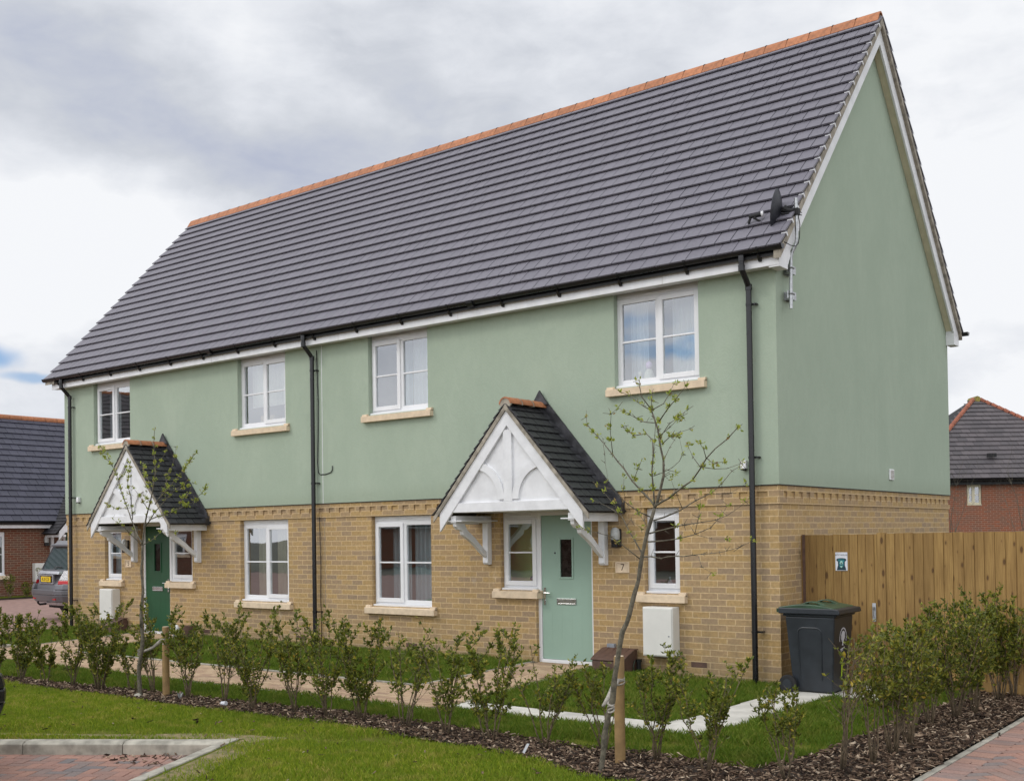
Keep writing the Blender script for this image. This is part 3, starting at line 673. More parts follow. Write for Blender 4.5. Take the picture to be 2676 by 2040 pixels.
# ---- gutters
def gutter(x0,x1,yc,zt,parent,name='gutter'):
    r_=.052; b=MB(); seg=8
    def ring(rr): return [(yc+rr*math.cos(math.pi+math.pi*k/seg),zt+rr*math.sin(math.pi+math.pi*k/seg)*1.15) for k in range(seg+1)]
    o_=ring(r_); i_=ring(r_-.004)[::-1]
    b.px(o_+i_,x0,x1); b.px(o_,x0-.004,x0); b.px(o_,x1,x1+.004)
    return b.build(name,M['black'],parent,smooth='auto')
gt=gutter(-15.36,.225,-.265,4.988,house)
gutter(-15.30,.29,Wd+.275,4.955,house)
for k in range(17):
    xx=-14.95+k*.93 if k else -14.9
    b=MB(); pts=[(-.265+.058*math.cos(math.pi+math.pi*q/8),4.990+.058*math.sin(math.pi+math.pi*q/8)*1.17) for q in range(9)]
    b.px(pts+[(-.209,4.90),(-.2065,4.86)][::1] if False else pts,-.014,.014); b.px([(-.206,4.95),(-.206,4.838),(-.228,4.842),(-.275,4.905),(-.25,4.93)],-.017,.017)
    b.build('gutter_bracket',M['black'],gt,loc=(xx,0,0))
for xx in (-10.05,-4.30):
    MB().px([(-.268+.066*math.cos(math.pi+math.pi*q/8),4.978+.066*math.sin(math.pi+math.pi*q/8)*1.17) for q in range(9)],-.05,.05).build('gutter_union',M['black'],gt,loc=(xx,0,0))
def downpipe(x,zb,zc):
    b=MB(); r_=.034; yw=-.095
    b.tube([(x,-.268,4.93),(x,-.268,4.80),(x,-.262,4.775),(x,-.235,4.745),(x,-.13,4.645),(x,yw,4.60),(x,yw,4.56),(x,yw,zb)],r_,14)
    for z_ in (4.90,4.79,4.60): 
        yy=-.268 if z_>4.7 else yw
        b.tube([(x,yy,z_+.03),(x,yy,z_-.035)],r_+.006,14)
    p=b.build('downpipe',M['black'],house,smooth='auto')
    for z_ in (4.40,2.63,.62):
        c=MB().tube([(x,yw,z_-.014),(x,yw,z_+.014)],r_+.005,14); c.box(x-.02,x+.085,yw+.02,yw+.034,z_-.011,z_+.011); c.tube([(x+.07,yw+.02,z_),(x+.07,yw+.0,z_)],.009,8)
        c.box(x+.055,x+.085,yw+.034,-.0,z_-.008,z_+.008)
        c.build('pipe_clip',M['black'],p,smooth='auto')
downpipe(-.275,.0,0); downpipe(-7.717,.03,0); downpipe(-14.72,.0,0)
MB().box(-14.72,-14.66,-.13,-.02,.0,.05)
# cable from eaves beside the middle pipe, ending in a short hook
MB().tube([(-7.66,-.05,4.72),(-7.655,-.045,4.4),(-7.645,-.04,3.9),(-7.655,-.04,3.4),(-7.67,-.045,2.95),(-7.66,-.04,2.80),(-7.62,-.035,2.765),(-7.50,-.033,2.765),(-7.38,-.035,2.79),(-7.345,-.04,2.82),(-7.34,-.04,2.89)],.0075,6).build('aerial_cable',M['black'],house,smooth=True)
MB().tube([(-7.66,-.03,2.1),(-7.65,-.02,1.4),(-7.665,-.02,.8),(-7.65,-.02,.5),(-7.655,-.02,.12)],.005,6).build('aerial_cable',M['black'],house,smooth=True)
# air bricks low in the wall
for xx in (-5.75,-1.05,-8.15,-10.6): MB().box(xx-.105,xx+.105,-.004,.02,.155,.218).build('air_brick',M['brownplastic'],house)
# ---- porches
def porch(cx):
    p=bpy.data.objects.new('porch_canopy',None)
    YF=-.79; m_=1.129; A=3.45
    def tri(half,z0): return z0
    und=MB().py([(0,A-.03),(1.20,A-.03-m_*1.20),(1.20,A-.06-m_*1.20),(0,A-.07),(-1.20,A-.06-m_*1.20),(-1.20,A-.03-m_*1.20)],YF+.01,-.001)
    po=und.build('porch_canopy',M['rubber'],house,loc=(cx,0,0))
    for sgn in (1,-1):
        tile_slope('porch_tiles',YF-.035,-.002,(sgn*1.25,0,A-m_*1.25-.01),(0.0,0,A-.01),(0,1,0),.125,.165,M['tile_dark'],po,th=.012,lap=.05,jit=.004)
        # mortar undercloak
        MB().py([(sgn*1.245,A-m_*1.245-.012),(0,A-.012),(0,A-.085),(sgn*1.245,A-m_*1.245-.085)],YF-.032,YF-.013).build('verge_mortar',M['mortar'],po)
        MB().py([(0,A-.075),(sgn*1.15,A-.075-m_*1.15),(sgn*1.15,1.83),(0,3.17)],YF-.012,YF+.022).build('barge_board',M['paint'],po,bevel=.003)
        MB().box(sgn*1.15,sgn*1.128,YF+.0225,0,1.93,2.045).build('porch_fascia',M['paint'],po,bevel=.002)
        MB().box(sgn*1.127,sgn*.80,YF+.0225,0,1.965,1.98).build('porch_soffit',M['paint'],po)
        # curved braces on the gable face
        arc=[]; c0=(.565,2.235)
        for rr,rev in ((.50,0),(.40,1)):
            a=[(sgn*(c0[0]-rr*math.cos(R(t))),c0[1]+rr*math.sin(R(t))) for t in range(0,101,5)]
            arc+= a[::-1] if rev else a
        MB().py(arc,YF+.002,YF+.04).build('curved_brace',M['paint'],po)
        # lead flashing where the tiles meet the wall
        MB().py([(sgn*1.27,A-m_*1.27+.03),(0,A+.03),(0,A+.20),(sgn*1.22,A-m_*1.22+.165)],-PR-.03,-PR-.018).build('lead_flashing',M['lead'],po)
        MB().prism([(1.25,A-m_*1.25+.03),(0,A+.03)],lambda a,c:(sgn*a,-.16,c),lambda a,c:(sgn*a,-.16,c)) if False else None
        so_=MB(); so_.poly([(sgn*1.26,-.15,A-m_*1.26+.035),(0,-.15,A+.035),(0,-.03,A+.045),(sgn*1.26,-.03,A-m_*1.26+.045)]); so_.poly([(sgn*1.27,-.12,2.02),(sgn*1.27,-.03,2.02),(sgn*1.27,-.03,2.19),(sgn*1.27,-.12,2.14)])
        so_.build('soaker',M['lead'],po)
        # gallows bracket
        xb=sgn*.95; b=MB()
        b.box(xb-.045,xb+.045,-.095,-.003,1.40,1.945); b.px([(-.003,1.40),(-.095,1.40),(-.07,1.375),(-.003,1.375)],xb-.0449,xb+.0449)
        b.box(xb-.045,xb+.045,YF+.03,-.003,1.946,2.04)
        ctr=(-.86,1.34); a1=[]; 
        pts=[]
        for t in range(0,91,10): pts.append((-.70+.62*math.sin(R(t)),1.50+ .44*math.cos(R(t)) ))
        lo=[(-.74,1.945),(-.62,1.90),(-.45,1.80),(-.33,1.70),(-.22,1.60),(-.09,1.50)]; hi=[(-.09,1.58),(-.20,1.675),(-.32,1.775),(-.44,1.87),(-.53,1.945)]
        lo=[(-.74,1.945),(-.73,1.90),(-.68,1.86),(-.60,1.84),(-.585,1.79),(-.50,1.74),(-.40,1.69),(-.30,1.62),(-.20,1.54),(-.094,1.47)]; hi=[(-.094,1.55),(-.20,1.63),(-.31,1.72),(-.41,1.79),(-.50,1.85),(-.56,1.945)]
        b.px(lo+hi,xb-.03,xb+.03)
        b.build('gallows_bracket',M['paint'],po,bevel=.004)
    MB().box(-.965,.965,YF-.002,YF+.06,2.082,2.205).build('tie_beam',M['paint'],po,bevel=.003)
    MB().box(-.068,.068,YF-.001,YF+.05,2.206,3.12).build('king_post',M['paint'],po,bevel=.002)
    MB().py([(-.93,2.15),(.93,2.15),(0,3.22)],YF+.03,YF+.06).build('gable_panel',M['paint'],po)
    MB().box(-1.12,1.12,YF+.06,-.003,2.082,2.10).build('porch_ceiling',M['paint'],po)
    ridge_tiles(YF-.04,-.05,0,A+.035,po,n=3,rad=.10,axis='y',drop=.05)
    seg=10; b=MB(); b.py([(.098*math.cos(math.pi*k/seg),A-.016+.098*math.sin(math.pi*k/seg)) for k in range(seg+1)]+[(-.06,A-.05),(0,A-.02),(.06,A-.05)],YF-.030,YF-.0285+.02); b.build('ridge_mortar',M['mortar'],po)
    for yy in (YF+.208,YF+.455): MB().py([(.104*math.cos(math.pi*k/seg),A-.014+.104*math.sin(math.pi*k/seg)) for k in range(seg+1)],yy-.006,yy+.006).build('ridge_joint',M['mortar'],po)
    MB().py([(-.13,A+.04),(.13,A+.04),(.0,A+.235)],-PR-.06,-PR-.031).build('lead_apex',M['lead'],po)
porch(-3.31); porch(-11.70)
# ================================================================ fittings on the house
def text_mesh(txt,size,mat,parent,loc,rot,ext=.001,name='lettering',sx=1.0,align='CENTER'):
    cu=bpy.data.curves.new(name,'FONT'); cu.body=txt; cu.size=size; cu.extrude=ext; cu.align_x=align; cu.align_y='CENTER'
    to=bpy.data.objects.new('tmp',cu); col.objects.link(to); dg=bpy.context.evaluated_depsgraph_get()
    me=bpy.data.meshes.new_from_object(to.evaluated_get(dg)); bpy.data.objects.remove(to); me.name=name
    me.materials.clear(); me.materials.append(mat); o=bpy.data.objects.new(name,me); col.objects.link(o)
    o.parent=parent; o.location=loc; o.rotation_euler=rot; o.scale=(sx,1,1); return o
def plaque(x,z,num,label):
    t=thing('number_plaque',label,'house number',(x,0,z),group='stone house number plaques')
    b=MB().box(-.10,.10,-.004,.03,-.068,.068); 
    b.build('plaque_back',M['stone'],t)
    f=MB(); frame_rect(f,-.10,.10,-.068,.068,.016,-.016,-.004); f.build('plaque_border',M['stone'],t,bevel=.003)
    text_mesh(num,.12,M['brownplastic'],t,(0,-.0055,-.002),(R(90),0,0),.001,'numeral')
plaque(-2.105,1.348,'7','cream stone plaque with an engraved 7 between sage green door and narrow window')
plaque(-12.91,1.348,'5','cream stone plaque with an engraved 5 beside the dark green door')
def lamp(x,z,label):
    t=thing('wall_lamp',label,'wall lamp',(x,0,z),group='bulkhead lamps beside the doors')
    MB().box(-.055,.055,-.035,-.001,-.13,.10).build('backplate',M['black'],t,bevel=.01)
    b=MB().tube([(0,-.065,-.035),(0,-.07,.0),(0,-.068,.07),(0,-.06,.10),(0,-.05,.112)],[.056,.060,.058,.045,.015],12); b.build('diffuser',M['lampglass'],t,smooth='auto')
    b=MB().tube([(0,-.065,-.036),(0,-.065,-.07)],[.062,.058],12); b.box(-.045,.045,-.10,-.036,-.135,-.07); b.build('sensor_housing',M['black'],t,bevel=.006)
lamp(-2.165,1.735,'black bulkhead lamp with grey glass between the sage door bracket and the brick')
lamp(-12.93,1.685,'black bulkhead lamp left of the dark green door under the far porch')
def meterbox(x,z,label,w=.42,h=.60):
    t=thing('meter_cabinet',label,'meter box',(x,0,z),group='white meter cabinets')
    MB().box(-w/2,w/2,-.17,-.001,0,h).build('cabinet',M['meterwhite'],t,bevel=.008)
    MB().box(-w/2+.012,w/2-.012,-.182,-.171,.014,h-.014).build('cabinet_door',M['meterwhite'],t,bevel=.01)
    MB().tube([(w/2-.05,-.187,h*.42),(w/2-.05,-.180,h*.42)],.009,8).build('lock',M['greyplastic'],t)
meterbox(-1.515,.275,'white meter cabinet on the brick below the narrow window by the sage door')
meterbox(-13.40,.275,'white meter cabinet on the brick near the far corner downpipe')
def stepbox(x,y,z,label):
    t=thing('ground_meter_box',label,'meter box',(x,y,z),group='brown ground meter boxes')
    w,d,h=.46,.34,.27
    b=MB().px([(-d,-.05),(-d,.15),(-.25,.20),(-.07,h),(0,h),(0,-.05)],-w/2,w/2); b.build('housing',M['brownplastic'],t,bevel=.012)
    b=MB()
    b.px([(-d-.01,.155),(-.25,.205),(-.07,h+.003),(0,h+.003),(0,h+.02),(-.075,h+.02),(-.26,.225),(-d-.012,.175)],-w/2-.012,w/2+.012); b.build('lid',M['brownplastic'],t,bevel=.006)
    r_=MB()
    for k in range(4):
        xx=-.15+k*.1; r_.px([(-.25,.222),(-.075,h+.021),(-.075,h+.027),(-.25,.228)],xx-.012,xx+.012)
    r_.build('lid_rib',M['brownplastic'],t)
stepbox(-2.12,-.03,.05,'brown plastic ground box on the lawn right of the sage green door')
stepbox(-13.15,-.03,.05,'brown plastic ground box below the far white meter cabinet')
t=thing('junction_box','small grey plastic box with conduit low on the brick by the sage door','junction box',(-2.27,0,.30))
MB().box(-.055,.055,-.06,-.001,0,.085).build('housing',M['greyplastic'],t,bevel=.006); MB().tube([(0,-.03,0),(0,-.03,-.12)],.014,8).build('conduit',M['greyplastic'],t)
t=thing('waste_pipe','short black pipe stub with a green wire right of the near brown box','pipe',(-1.83,0,.05))
MB().tube([(0,-.10,.14),(0,-.10,-.05)],.032,10).tube([(0,-.10,.14),(0,-.10,.17)],.04,10).build('pipe_stub',M['black'],t); MB().tube([(-.03,-.14,.16),(-.045,-.16,.08),(-.03,-.15,.0)],.005,6).build('wire',M['binlid'],t)
def sensor(x,z,label):
    t=thing('alarm_sensor',label,'sensor',(x,-PR,z),group='white sensors beside the downpipes')
    MB().box(-.035,.035,-.06,-.001,-.045,.055).build('sensor_body',M['paint'],t,bevel=.01); MB().box(-.03,.03,-.065,-.005,-.06,-.0455).build('sensor_base',M['rubber'],t,bevel=.004)
sensor(-.39,2.55,'small white sensor left of the near corner downpipe on green render')
sensor(-14.50,2.58,'small white sensor right of the far corner downpipe on green render')
t=thing('wall_vent','small white louvred vent low on the green gable wall','vent',(PR,3.745,2.55))
MB().box(.001,.022,-.085,.085,-.075,.075).build('vent_frame',M['white'],t,bevel=.004)
b=MB()
for k in range(7): b.box(.0222,.028,-.06,.06,-.058+k*.018,-.050+k*.018)
b.build('louvre',M['mortar'],t)
# satellite dish on a cranked pole
t=thing('satellite_dish','dark grey oval satellite dish on a bent steel pole at the eaves corner','satellite dish',(.12,.2,4.33))
ox,oy,oz=.12,.2,4.33
def lp_(pts): return [(a-ox,b_-oy,c-oz) for a,b_,c in pts]
MB().tube(lp_([(.14,.135,4.33),(.14,.145,4.80),(.142,.15,4.93),(.155,.155,4.985),(.19,.168,5.05),(.205,.172,5.11),(.208,.172,5.2),(.208,.168,5.60)]),.021,12).build('pole',M['galv'],t,smooth='auto')
for zz in (4.50,4.80):
    b=MB(); b.box(PR-ox+.001,PR-ox+.01,.20-oy,.35-oy,zz-.05-oz,zz+.05-oz); b.box(PR-ox+.01,.10-ox,.215-oy,.225-oy,zz-.045-oz,zz+.045-oz); b.box(PR-ox+.01,.10-ox,.325-oy,.335-oy,zz-.045-oz,zz+.045-oz); b.box(.10-ox,.12-ox,.12-oy,.335-oy,zz-.045-oz,zz+.045-oz)
    b.tube(lp_([(.12,.115,zz),(.17,.115,zz),(.17,.175,zz),(.12,.175,zz)]),.006,6); b.tube(lp_([(.15,.15,zz),(.15,.22,zz)]),.006,6)
    b.build('wall_bracket',M['galv'],t)
# dish reflector: shallow bowl facing -y / slightly -x
dn=Vector((-.968,-.20,.16)).normalized(); dc=Vector((.05,.105,5.475)); ux=dn.cross(Vector((0,0,1))).normalized(); uy=ux.cross(dn).normalized()
b=MB(); NR,NS=7,28; rings=[]
for side in (0,1):
    for i in range(NR+1):
        rr=i/NR; rg=[]
        for j in range(NS):
            th=2*math.pi*j/NS; q=dc+ux*(.215*rr*math.cos(th))+uy*(.245*rr*math.sin(th))+dn*(.065*rr*rr-(.006 if side else 0))
            rg.append(len(b.v)); b.v.append(tuple(q-Vector((ox,oy,oz))))
        rings.append(rg)
for s_ in (0,1):
    for i in range(NR):
        A_,B_=rings[s_*(NR+1)+i],rings[s_*(NR+1)+i+1]
        for j in range(NS): b.f.append((A_[j],B_[j],B_[(j+1)%NS],A_[(j+1)%NS])); b.r.append(.5)
A_,B_=rings[NR],rings[2*NR+1]
for j in range(NS): b.f.append((A_[j],B_[j],B_[(j+1)%NS],A_[(j+1)%NS])); b.r.append(.5)
b.build('reflector',M['dish'],t,smooth='auto')
def dp(a,u_,v): return tuple(dc+dn*a+ux*u_+uy*v-Vector((ox,oy,oz)))
b=MB(); b.tube([dp(-.03,0,.02),dp(-.07,.0,.0),(.208-ox,.17-oy,5.44-oz)],[.05,.03,.03],8); b.obox((.208-ox,.17-oy,5.44-oz),(.035,0,0),(0,.035,0),(0,0,.04)); b.tube([dp(-.02,.04,.05),dp(-.11,.03,.04)],.012,6); b.tube([dp(-.02,-.04,-.05),dp(-.11,-.03,-.04)],.012,6)
b.tube([((.195)-ox,.11-oy,5.455-oz),(.225-ox,.29-oy,5.455-oz)],.006,6); b.tube([((.195)-ox,.11-oy,5.425-oz),(.225-ox,.29-oy,5.425-oz)],.006,6)
b.build('dish_mount',M['rubber'],t,bevel=.003)
MB().tube([dp(-.09,0,-.21),dp(.02,0,-.235),dp(.29,0,-.10)],.012,8).build('feed_arm',M['rubber'],t)
b=MB(); b.tube([dp(.22,0,-.05),dp(.28,0,-.065),dp(.36,0,-.085)],[.028,.024,.022],10); b.tube([dp(.34,0,-.08),dp(.355,0,-.16)],.016,8); b.tube([dp(.29,0,-.11),dp(.29,0,-.06)],.02,8); b.build('receiver',M['rubber'],t,smooth='auto')
MB().tube([dp(.195,0,-.043),dp(.22,0,-.05)],.034,12).build('receiver_cap',M['paint'],t)
b=MB().tube([dp(.355,0,-.16),dp(.35,.01,-.25),dp(.30,.01,-.29),dp(.25,.0,-.24),dp(.23,0,-.13)],.005,6); b.tube([dp(-.06,.0,.0),dp(-.08,.02,-.14),dp(-.04,.01,-.22)],.005,6); b.tube(lp_([(.215,.20,5.43),(.235,.205,5.3),(.23,.20,5.15),(.22,.18,5.07),(.22,.10,5.03),(.21,.0,5.02),(.20,-.16,5.03)]),.005,6); b.build('coaxial_cable',M['rubber'],t)
# ---- curtains, ornaments and a hall wall sheet seen through the panes (each hangs or stands by itself)
def curtain(x0,x1,z0,z1,y,mat,label,folds=9,amp=.018,name='curtain',group=None):
    b=MB(); n=folds*8; w_=x1-x0
    for i in range(n):
        a,c=i/n,(i+1)/n
        f=lambda q:(x0+w_*q, y+amp*math.sin(2*math.pi*folds*q+1.3*math.sin(5*q))+.006*math.sin(31*q))
        (xa,ya),(xc,yc)=f(a),f(c); b.quad((xa,ya,z0),(xc,yc,z0),(xc,yc,z1),(xa,ya,z1))
    o=b.build(name,mat,None,smooth=True,fix=False); tag(o,label,'curtain' if name=='curtain' else 'blind',group); return o
curtain(-13.95,-13.55,3.62,4.75,.30,M['curt_white'],'white curtain gathered at the left of the far upstairs window',4)
curtain(-9.60,-8.45,3.99,4.78,.26,M['blind'],'cream blind three quarters down in the upstairs window left of the middle downpipe',14,.004,'blind')
curtain(-6.25,-5.95,3.62,4.78,.34,M['curt_blue'],'blue-grey curtain edge in the left pane of the upstairs window right of the middle downpipe',4)
curtain(-5.92,-5.36,3.62,4.78,.30,M['curt_white'],'white curtain in the right pane of the upstairs window right of the middle downpipe',7)
curtain(-2.12,-1.85,3.62,4.76,.32,M['curt_white'],'white curtain at the left of the nearest upstairs window',4)
curtain(-1.50,-.99,3.62,4.76,.30,M['curt_white'],'white curtain at the right of the nearest upstairs window',6)
curtain(-9.58,-9.30,.76,2.05,.34,M['curt_beige'],'beige curtain left in the downstairs window of the far house',3,.03)
curtain(-9.05,-8.47,.76,2.05,.30,M['curt_beige'],'beige curtain right in the downstairs window of the far house',7,.03)
curtain(-6.42,-6.02,.76,2.05,.34,M['curt_blue'],'blue-grey curtain left in the downstairs window right of the middle downpipe',4,.03)
curtain(-5.93,-5.40,.76,2.05,.30,M['curt_blue'],'blue-grey curtain right in the downstairs window right of the middle downpipe',6,.03)
curtain(-13.66,-13.16,1.05,2.05,.22,M['curt_blue'],'patterned grey net in the narrow window left of the dark green door',12,.006)
curtain(-4.52,-3.5,.1,2.05,.45,M['limewall'],'lime green hall wall brought forward behind the window beside the sage green door',1,.004)  # stands in for the hall wall, set near the glass to catch daylight
t=thing('window_lantern','tiny black lantern on the sill inside the window beside the sage door','ornament',(-3.66,.22,1.06))
MB().tube([(0,0,0),(0,0,.02),(0,0,.03),(0,0,.10)],[.05,.045,.008,.008],8).tube([(-.05,0,.13),(0,0,.10),(.05,0,.14)],[.03,.03,.02],8).build('lantern_body',M['ink'],t)
t=thing('flower_basket','round wicker basket with a hoop handle on the downstairs window sill','basket',(-5.47,.27,.78))
MB().tube([(0,0,0),(0,0,.10)],[.06,.09],12).build('basket_bowl',M['basket'],t); MB().tube([(.085*math.cos(R(a)),0,.10+.28*math.sin(R(a))) for a in range(0,181,15)],.006,6).build('basket_handle',M['basket'],t)
b=MB()
for k in range(120):
    a=random.random()*6.28; r_=random.random()*.09; p=Vector((r_*math.cos(a),r_*math.sin(a),.11+random.random()*.12)); q=Vector((random.uniform(-1,1),random.uniform(-1,1),random.uniform(-1,1))).normalized()*.022; s_=q.cross(Vector((.3,.5,.8))).normalized()*.014; b.quad(tuple(p-q),tuple(p+s_),tuple(p+q),tuple(p-s_))
b.build('flowers',M['leafy'],t)
for xx,zz,sc in ((-1.79,3.64,1.0),(-1.92,3.64,.62)):
    t=thing('window_ornament','lilac and cream rounded ornament on the nearest upstairs sill' if sc==1 else 'smaller cream rounded ornament left of the lilac one upstairs','ornament',(xx,.2,zz),group='ornaments on the nearest upstairs sill')
    MB().tube([(0,0,0),(0,0,.06*sc),(0,0,.14*sc),(0,0,.20*sc)],[.06*sc,.075*sc,.06*sc,.03*sc],12).build('ornament_body',M['blind'],t,smooth=True)
    MB().tube([(0,0,.20*sc),(0,0,.24*sc),(0,0,.28*sc),(0,0,.30*sc)],[.03*sc,.042*sc,.035*sc,.01*sc],12).build('ornament_head',M['lilac'] if sc==1 else M['blind'],t,smooth=True)
t=thing('cardboard_box','brown cardboard box on the sill of the upstairs window left of the middle downpipe','box',(-9.20,.32,3.62))
MB().box(-.17,.17,-.08,.10,0,.22).build('box_body',M['basket'],t); MB().box(-.17,.17,-.082,-.081,.09,.13).build('box_tape',M['mortar'],t)
t=thing('windowsill_bottles','two small bottles standing inside the narrow window right of the plaque','ornament',(-1.55,.22,1.08))
MB().tube([(0,0,0),(0,0,.09),(0,0,.11),(0,0,.15)],[.03,.03,.012,.012],10).build('bottle',M['greyplastic'],t); MB().tube([(.09,0,0),(.09,0,.06),(.09,0,.075),(.09,0,.10)],[.03,.03,.012,.012],10).build('bottle',M['greyplastic'],t)
# ================================================================ garden gate, fence, bin
GY=.575
gate=thing('garden_gate','closed timber side gate of upright boards between the gable wall and the fence','gate',(.06,GY,.0))
fence=thing('timber_fence','tall timber fence of overlapping upright boards running right from the gate','fence',(.94,GY,.0))
def boards(x0,x1,y,z0,z1,w_,parent,ox):
    x=x0; k=0
    while x<x1-.01:
        ww=min(w_*random.uniform(.93,1.07),x1-x); t0=.006; t1=.017
        b=MB(); dz=random.uniform(-.003,.003)
        b.prism([(x-ox,-t0),(x+ww-ox+.0,-t1),(x+ww-ox+.0,0),(x-ox,0)],lambda a,c:(a,c,z0),lambda a,c:(a,c,z1+dz),random.random())
        b.build('board',M['timber'],parent); x+=ww+.0006
boards(.02,.925,GY,.05,1.727,.098,gate,.06)
b=MB().box(-.04,.86,.001,.04,.2,.30).box(-.04,.86,.001,.04,1.45,1.55).box(-.04,.86,.001,.04,.85,.95); b.build('ledge',M['timber'],gate)
b=MB().box(.045-.06,.075-.06,-.025,-.012,.02,1.73,.9); b.build('gate_edge_post',M['brownplastic'],gate)
b=MB().box(.865-.06,.905-.06,-.022,-.0185,.74,.945); b.build('latch_plate',M['greyplastic2'],gate)
b=MB().tube([(.825,-.025,.90),(.825,-.05,.90),(.825,-.05,.80),(.825,-.025,.79)],.005,6).box(.812,.838,-.034,-.022,.87,.90); b.build('latch_handle',M['galv'],gate)
MB().box(.93-.94,1.02-.94,-.022,.06,.0,1.74).build('fence_post',M['timber'],fence)
boards(1.022,7.5,GY,.13,1.735,.105,fence,.94)
MB().box(.085,6.6,-.024,.0,.0,.128).build('gravel_board',M['timber'],fence)
b=MB().box(.085,6.6,.001,.05,.4,.5).box(.085,6.6,.001,.05,1.4,1.5); b.build('rail',M['timber'],fence)
# dog sign
t=thing('dog_warning_sign','small white warning sign with a blue-green dog head screwed to the gate','sign',(.515,GY-.019,1.415))
MB().box(-.072,.072,-.004,.0,-.106,.106).build('sign_plate',M['signwhite'],t,bevel=.002)
text_mesh('ROTTWEILER',.0235,M['ink'],t,(0,-.0045,.074),(R(90),0,0),.0004)
text_mesh('THE',.009,M['ink'],t,(-.05,-.0045,.090),(R(90),0,0),.0004)
hd=[(-.055,-.10),(-.048,-.07),(-.040,-.045),(-.041,.00),(-.050,.005),(-.062,.022),(-.045,.036),(-.015,.040),(.015,.040),(.045,.036),(.062,.022),(.050,.005),(.041,.0),(.040,-.045),(.050,-.07),(.056,-.10)]
MB().py(hd,-.0050,-.0042).build('dog_print',M['tealdark'],t)
MB().py([(-.034,.028),(.034,.028),(.036,.0),(.02,-.01),(-.02,-.01),(-.036,.0)],-.0056,-.0051).py([(-.03,-.02),(-.014,.012),(.014,.012),(.03,-.02),(.022,-.055),(0,-.075),(-.022,-.055)],-.0060,-.0057).build('dog_face_print',M['teal'],t)
MB().py([(-.020,-.022),(-.010,.008),(.010,.008),(.020,-.022),(.012,-.03),(-.012,-.03)],-.0066,-.0061).py([(-.014,-.05),(.014,-.05),(.008,-.07),(-.008,-.07)],-.0066,-.0061).build('dog_muzzle_print',M['tealpale'],t)
MB().py([(-.009,-.016),(.009,-.016),(.006,-.026),(-.006,-.026)],-.0072,-.0067).box(-.012,.012,-.0072,-.0067,-.045,-.041).py([(-.022,.018),(-.010,.014),(-.014,.010)],-.0072,-.0067).py([(.022,.018),(.010,.014),(.014,.010)],-.0072,-.0067).build('dog_feature_print',M['ink'],t)
# wheelie bin
t=thing('wheelie_bin','dark grey wheeled bin with a green lid standing between the brick gable and the gate','bin',(.50,-.11,.0))
def frus(b,x0,x1,y0,y1,z0,X0,X1,Y0,Y1,z1,r=.5): b.hexa([(x0,y0,z0),(x1,y0,z0),(x1,y1,z0),(x0,y1,z0),(X0,Y0,z1),(X1,Y0,z1),(X1,Y1,z1),(X0,Y1,z1)],r)
b=MB(); frus(b,-.21,.235,-.225,.225,.02,-.275,.285,-.275,.275,.84); frus(b,-.30,.31,-.29,.29,.8405,-.30,.31,-.29,.29,.87)
bb=b.build('bin_body',M['bin'],t,bevel=.02)
# raised arch rib on the camera side face
def sidept(u,z,o=.0):
    k=(z-.02)/.82; y=-.225-.05*k-o; return (u*(1+.15*k),y,z)
pts=[(-.12,.15),(-.12,.66)]+[(-.12+.06-.06*math.cos(R(a)),.66+.06*math.sin(R(a))) for a in range(15,91,15)]+[(.06+.06*math.sin(R(a)),.66+.06*math.cos(R(a))) for a in range(0,91,15)]+[(.12,.15)]
MB().tube([sidept(u,z) for u,z in pts],.008,6).build('panel_rib',M['bin'],t)
b=MB(); lid_pts=[(-.33,.872),(.355,.872),(.362,.885),(.355,.925),(.28,.935),(-.33,.935)]
b.prism(lid_pts,lambda a,c:(a,-.325,c),lambda a,c:(a,.325,c),.5)
b.build('lid_rim',M['bin'],t,bevel=.008)
b=MB(); n=12
prof=[(-.34,.93)]+[(-.34+.62*i/n,.945+.035*math.sin(math.pi*i/n)) for i in range(n+1)]+[(.30,.93)]
b.prism(prof,lambda a,c:(a,-.30,c-.004),lambda a,c:(a,.30,c-.004),.5)
b.build('lid',M['binlid'],t,bevel=.012)
for sy in (-.19,.19):
    b=MB(); pr=[(-.16+.32*i/10,.955+.052*math.sin(math.pi*i/10)) for i in range(11)]; pi=[(a*.8,c-.012) for a,c in pr][::-1]
    b.prism(pr+pi,lambda a,c:(a+.02,sy-.05,c),lambda a,c:(a+.02,sy+.04,c),.5); b.build('lid_grip',M['binlid'],t,bevel=.005)
b=MB().tube([(-.36,-.27,.90),(-.36,.27,.90)],.016,10).box(-.37,-.27,-.28,-.24,.88,.925).box(-.37,-.27,.24,.28,.88,.925); b.build('bin_handle',M['binlid'],t)
for sy in (-.29,.29):
    wv=MB(); wv.tube([(-.245,sy-.025,.10),(-.245,sy+.025,.10)],.10,20); wo_=wv.build('wheel',M['rubber'],t,bevel=.01)
    MB().tube([(-.245,sy-.030,.10),(-.245,sy+.030,.10)],.055,14).build('wheel_hub',M['bin'],wo_)
MB().tube([(-.245,-.3,.10),(-.245,.3,.10)],.012,8).build('axle',M['galv'],t)
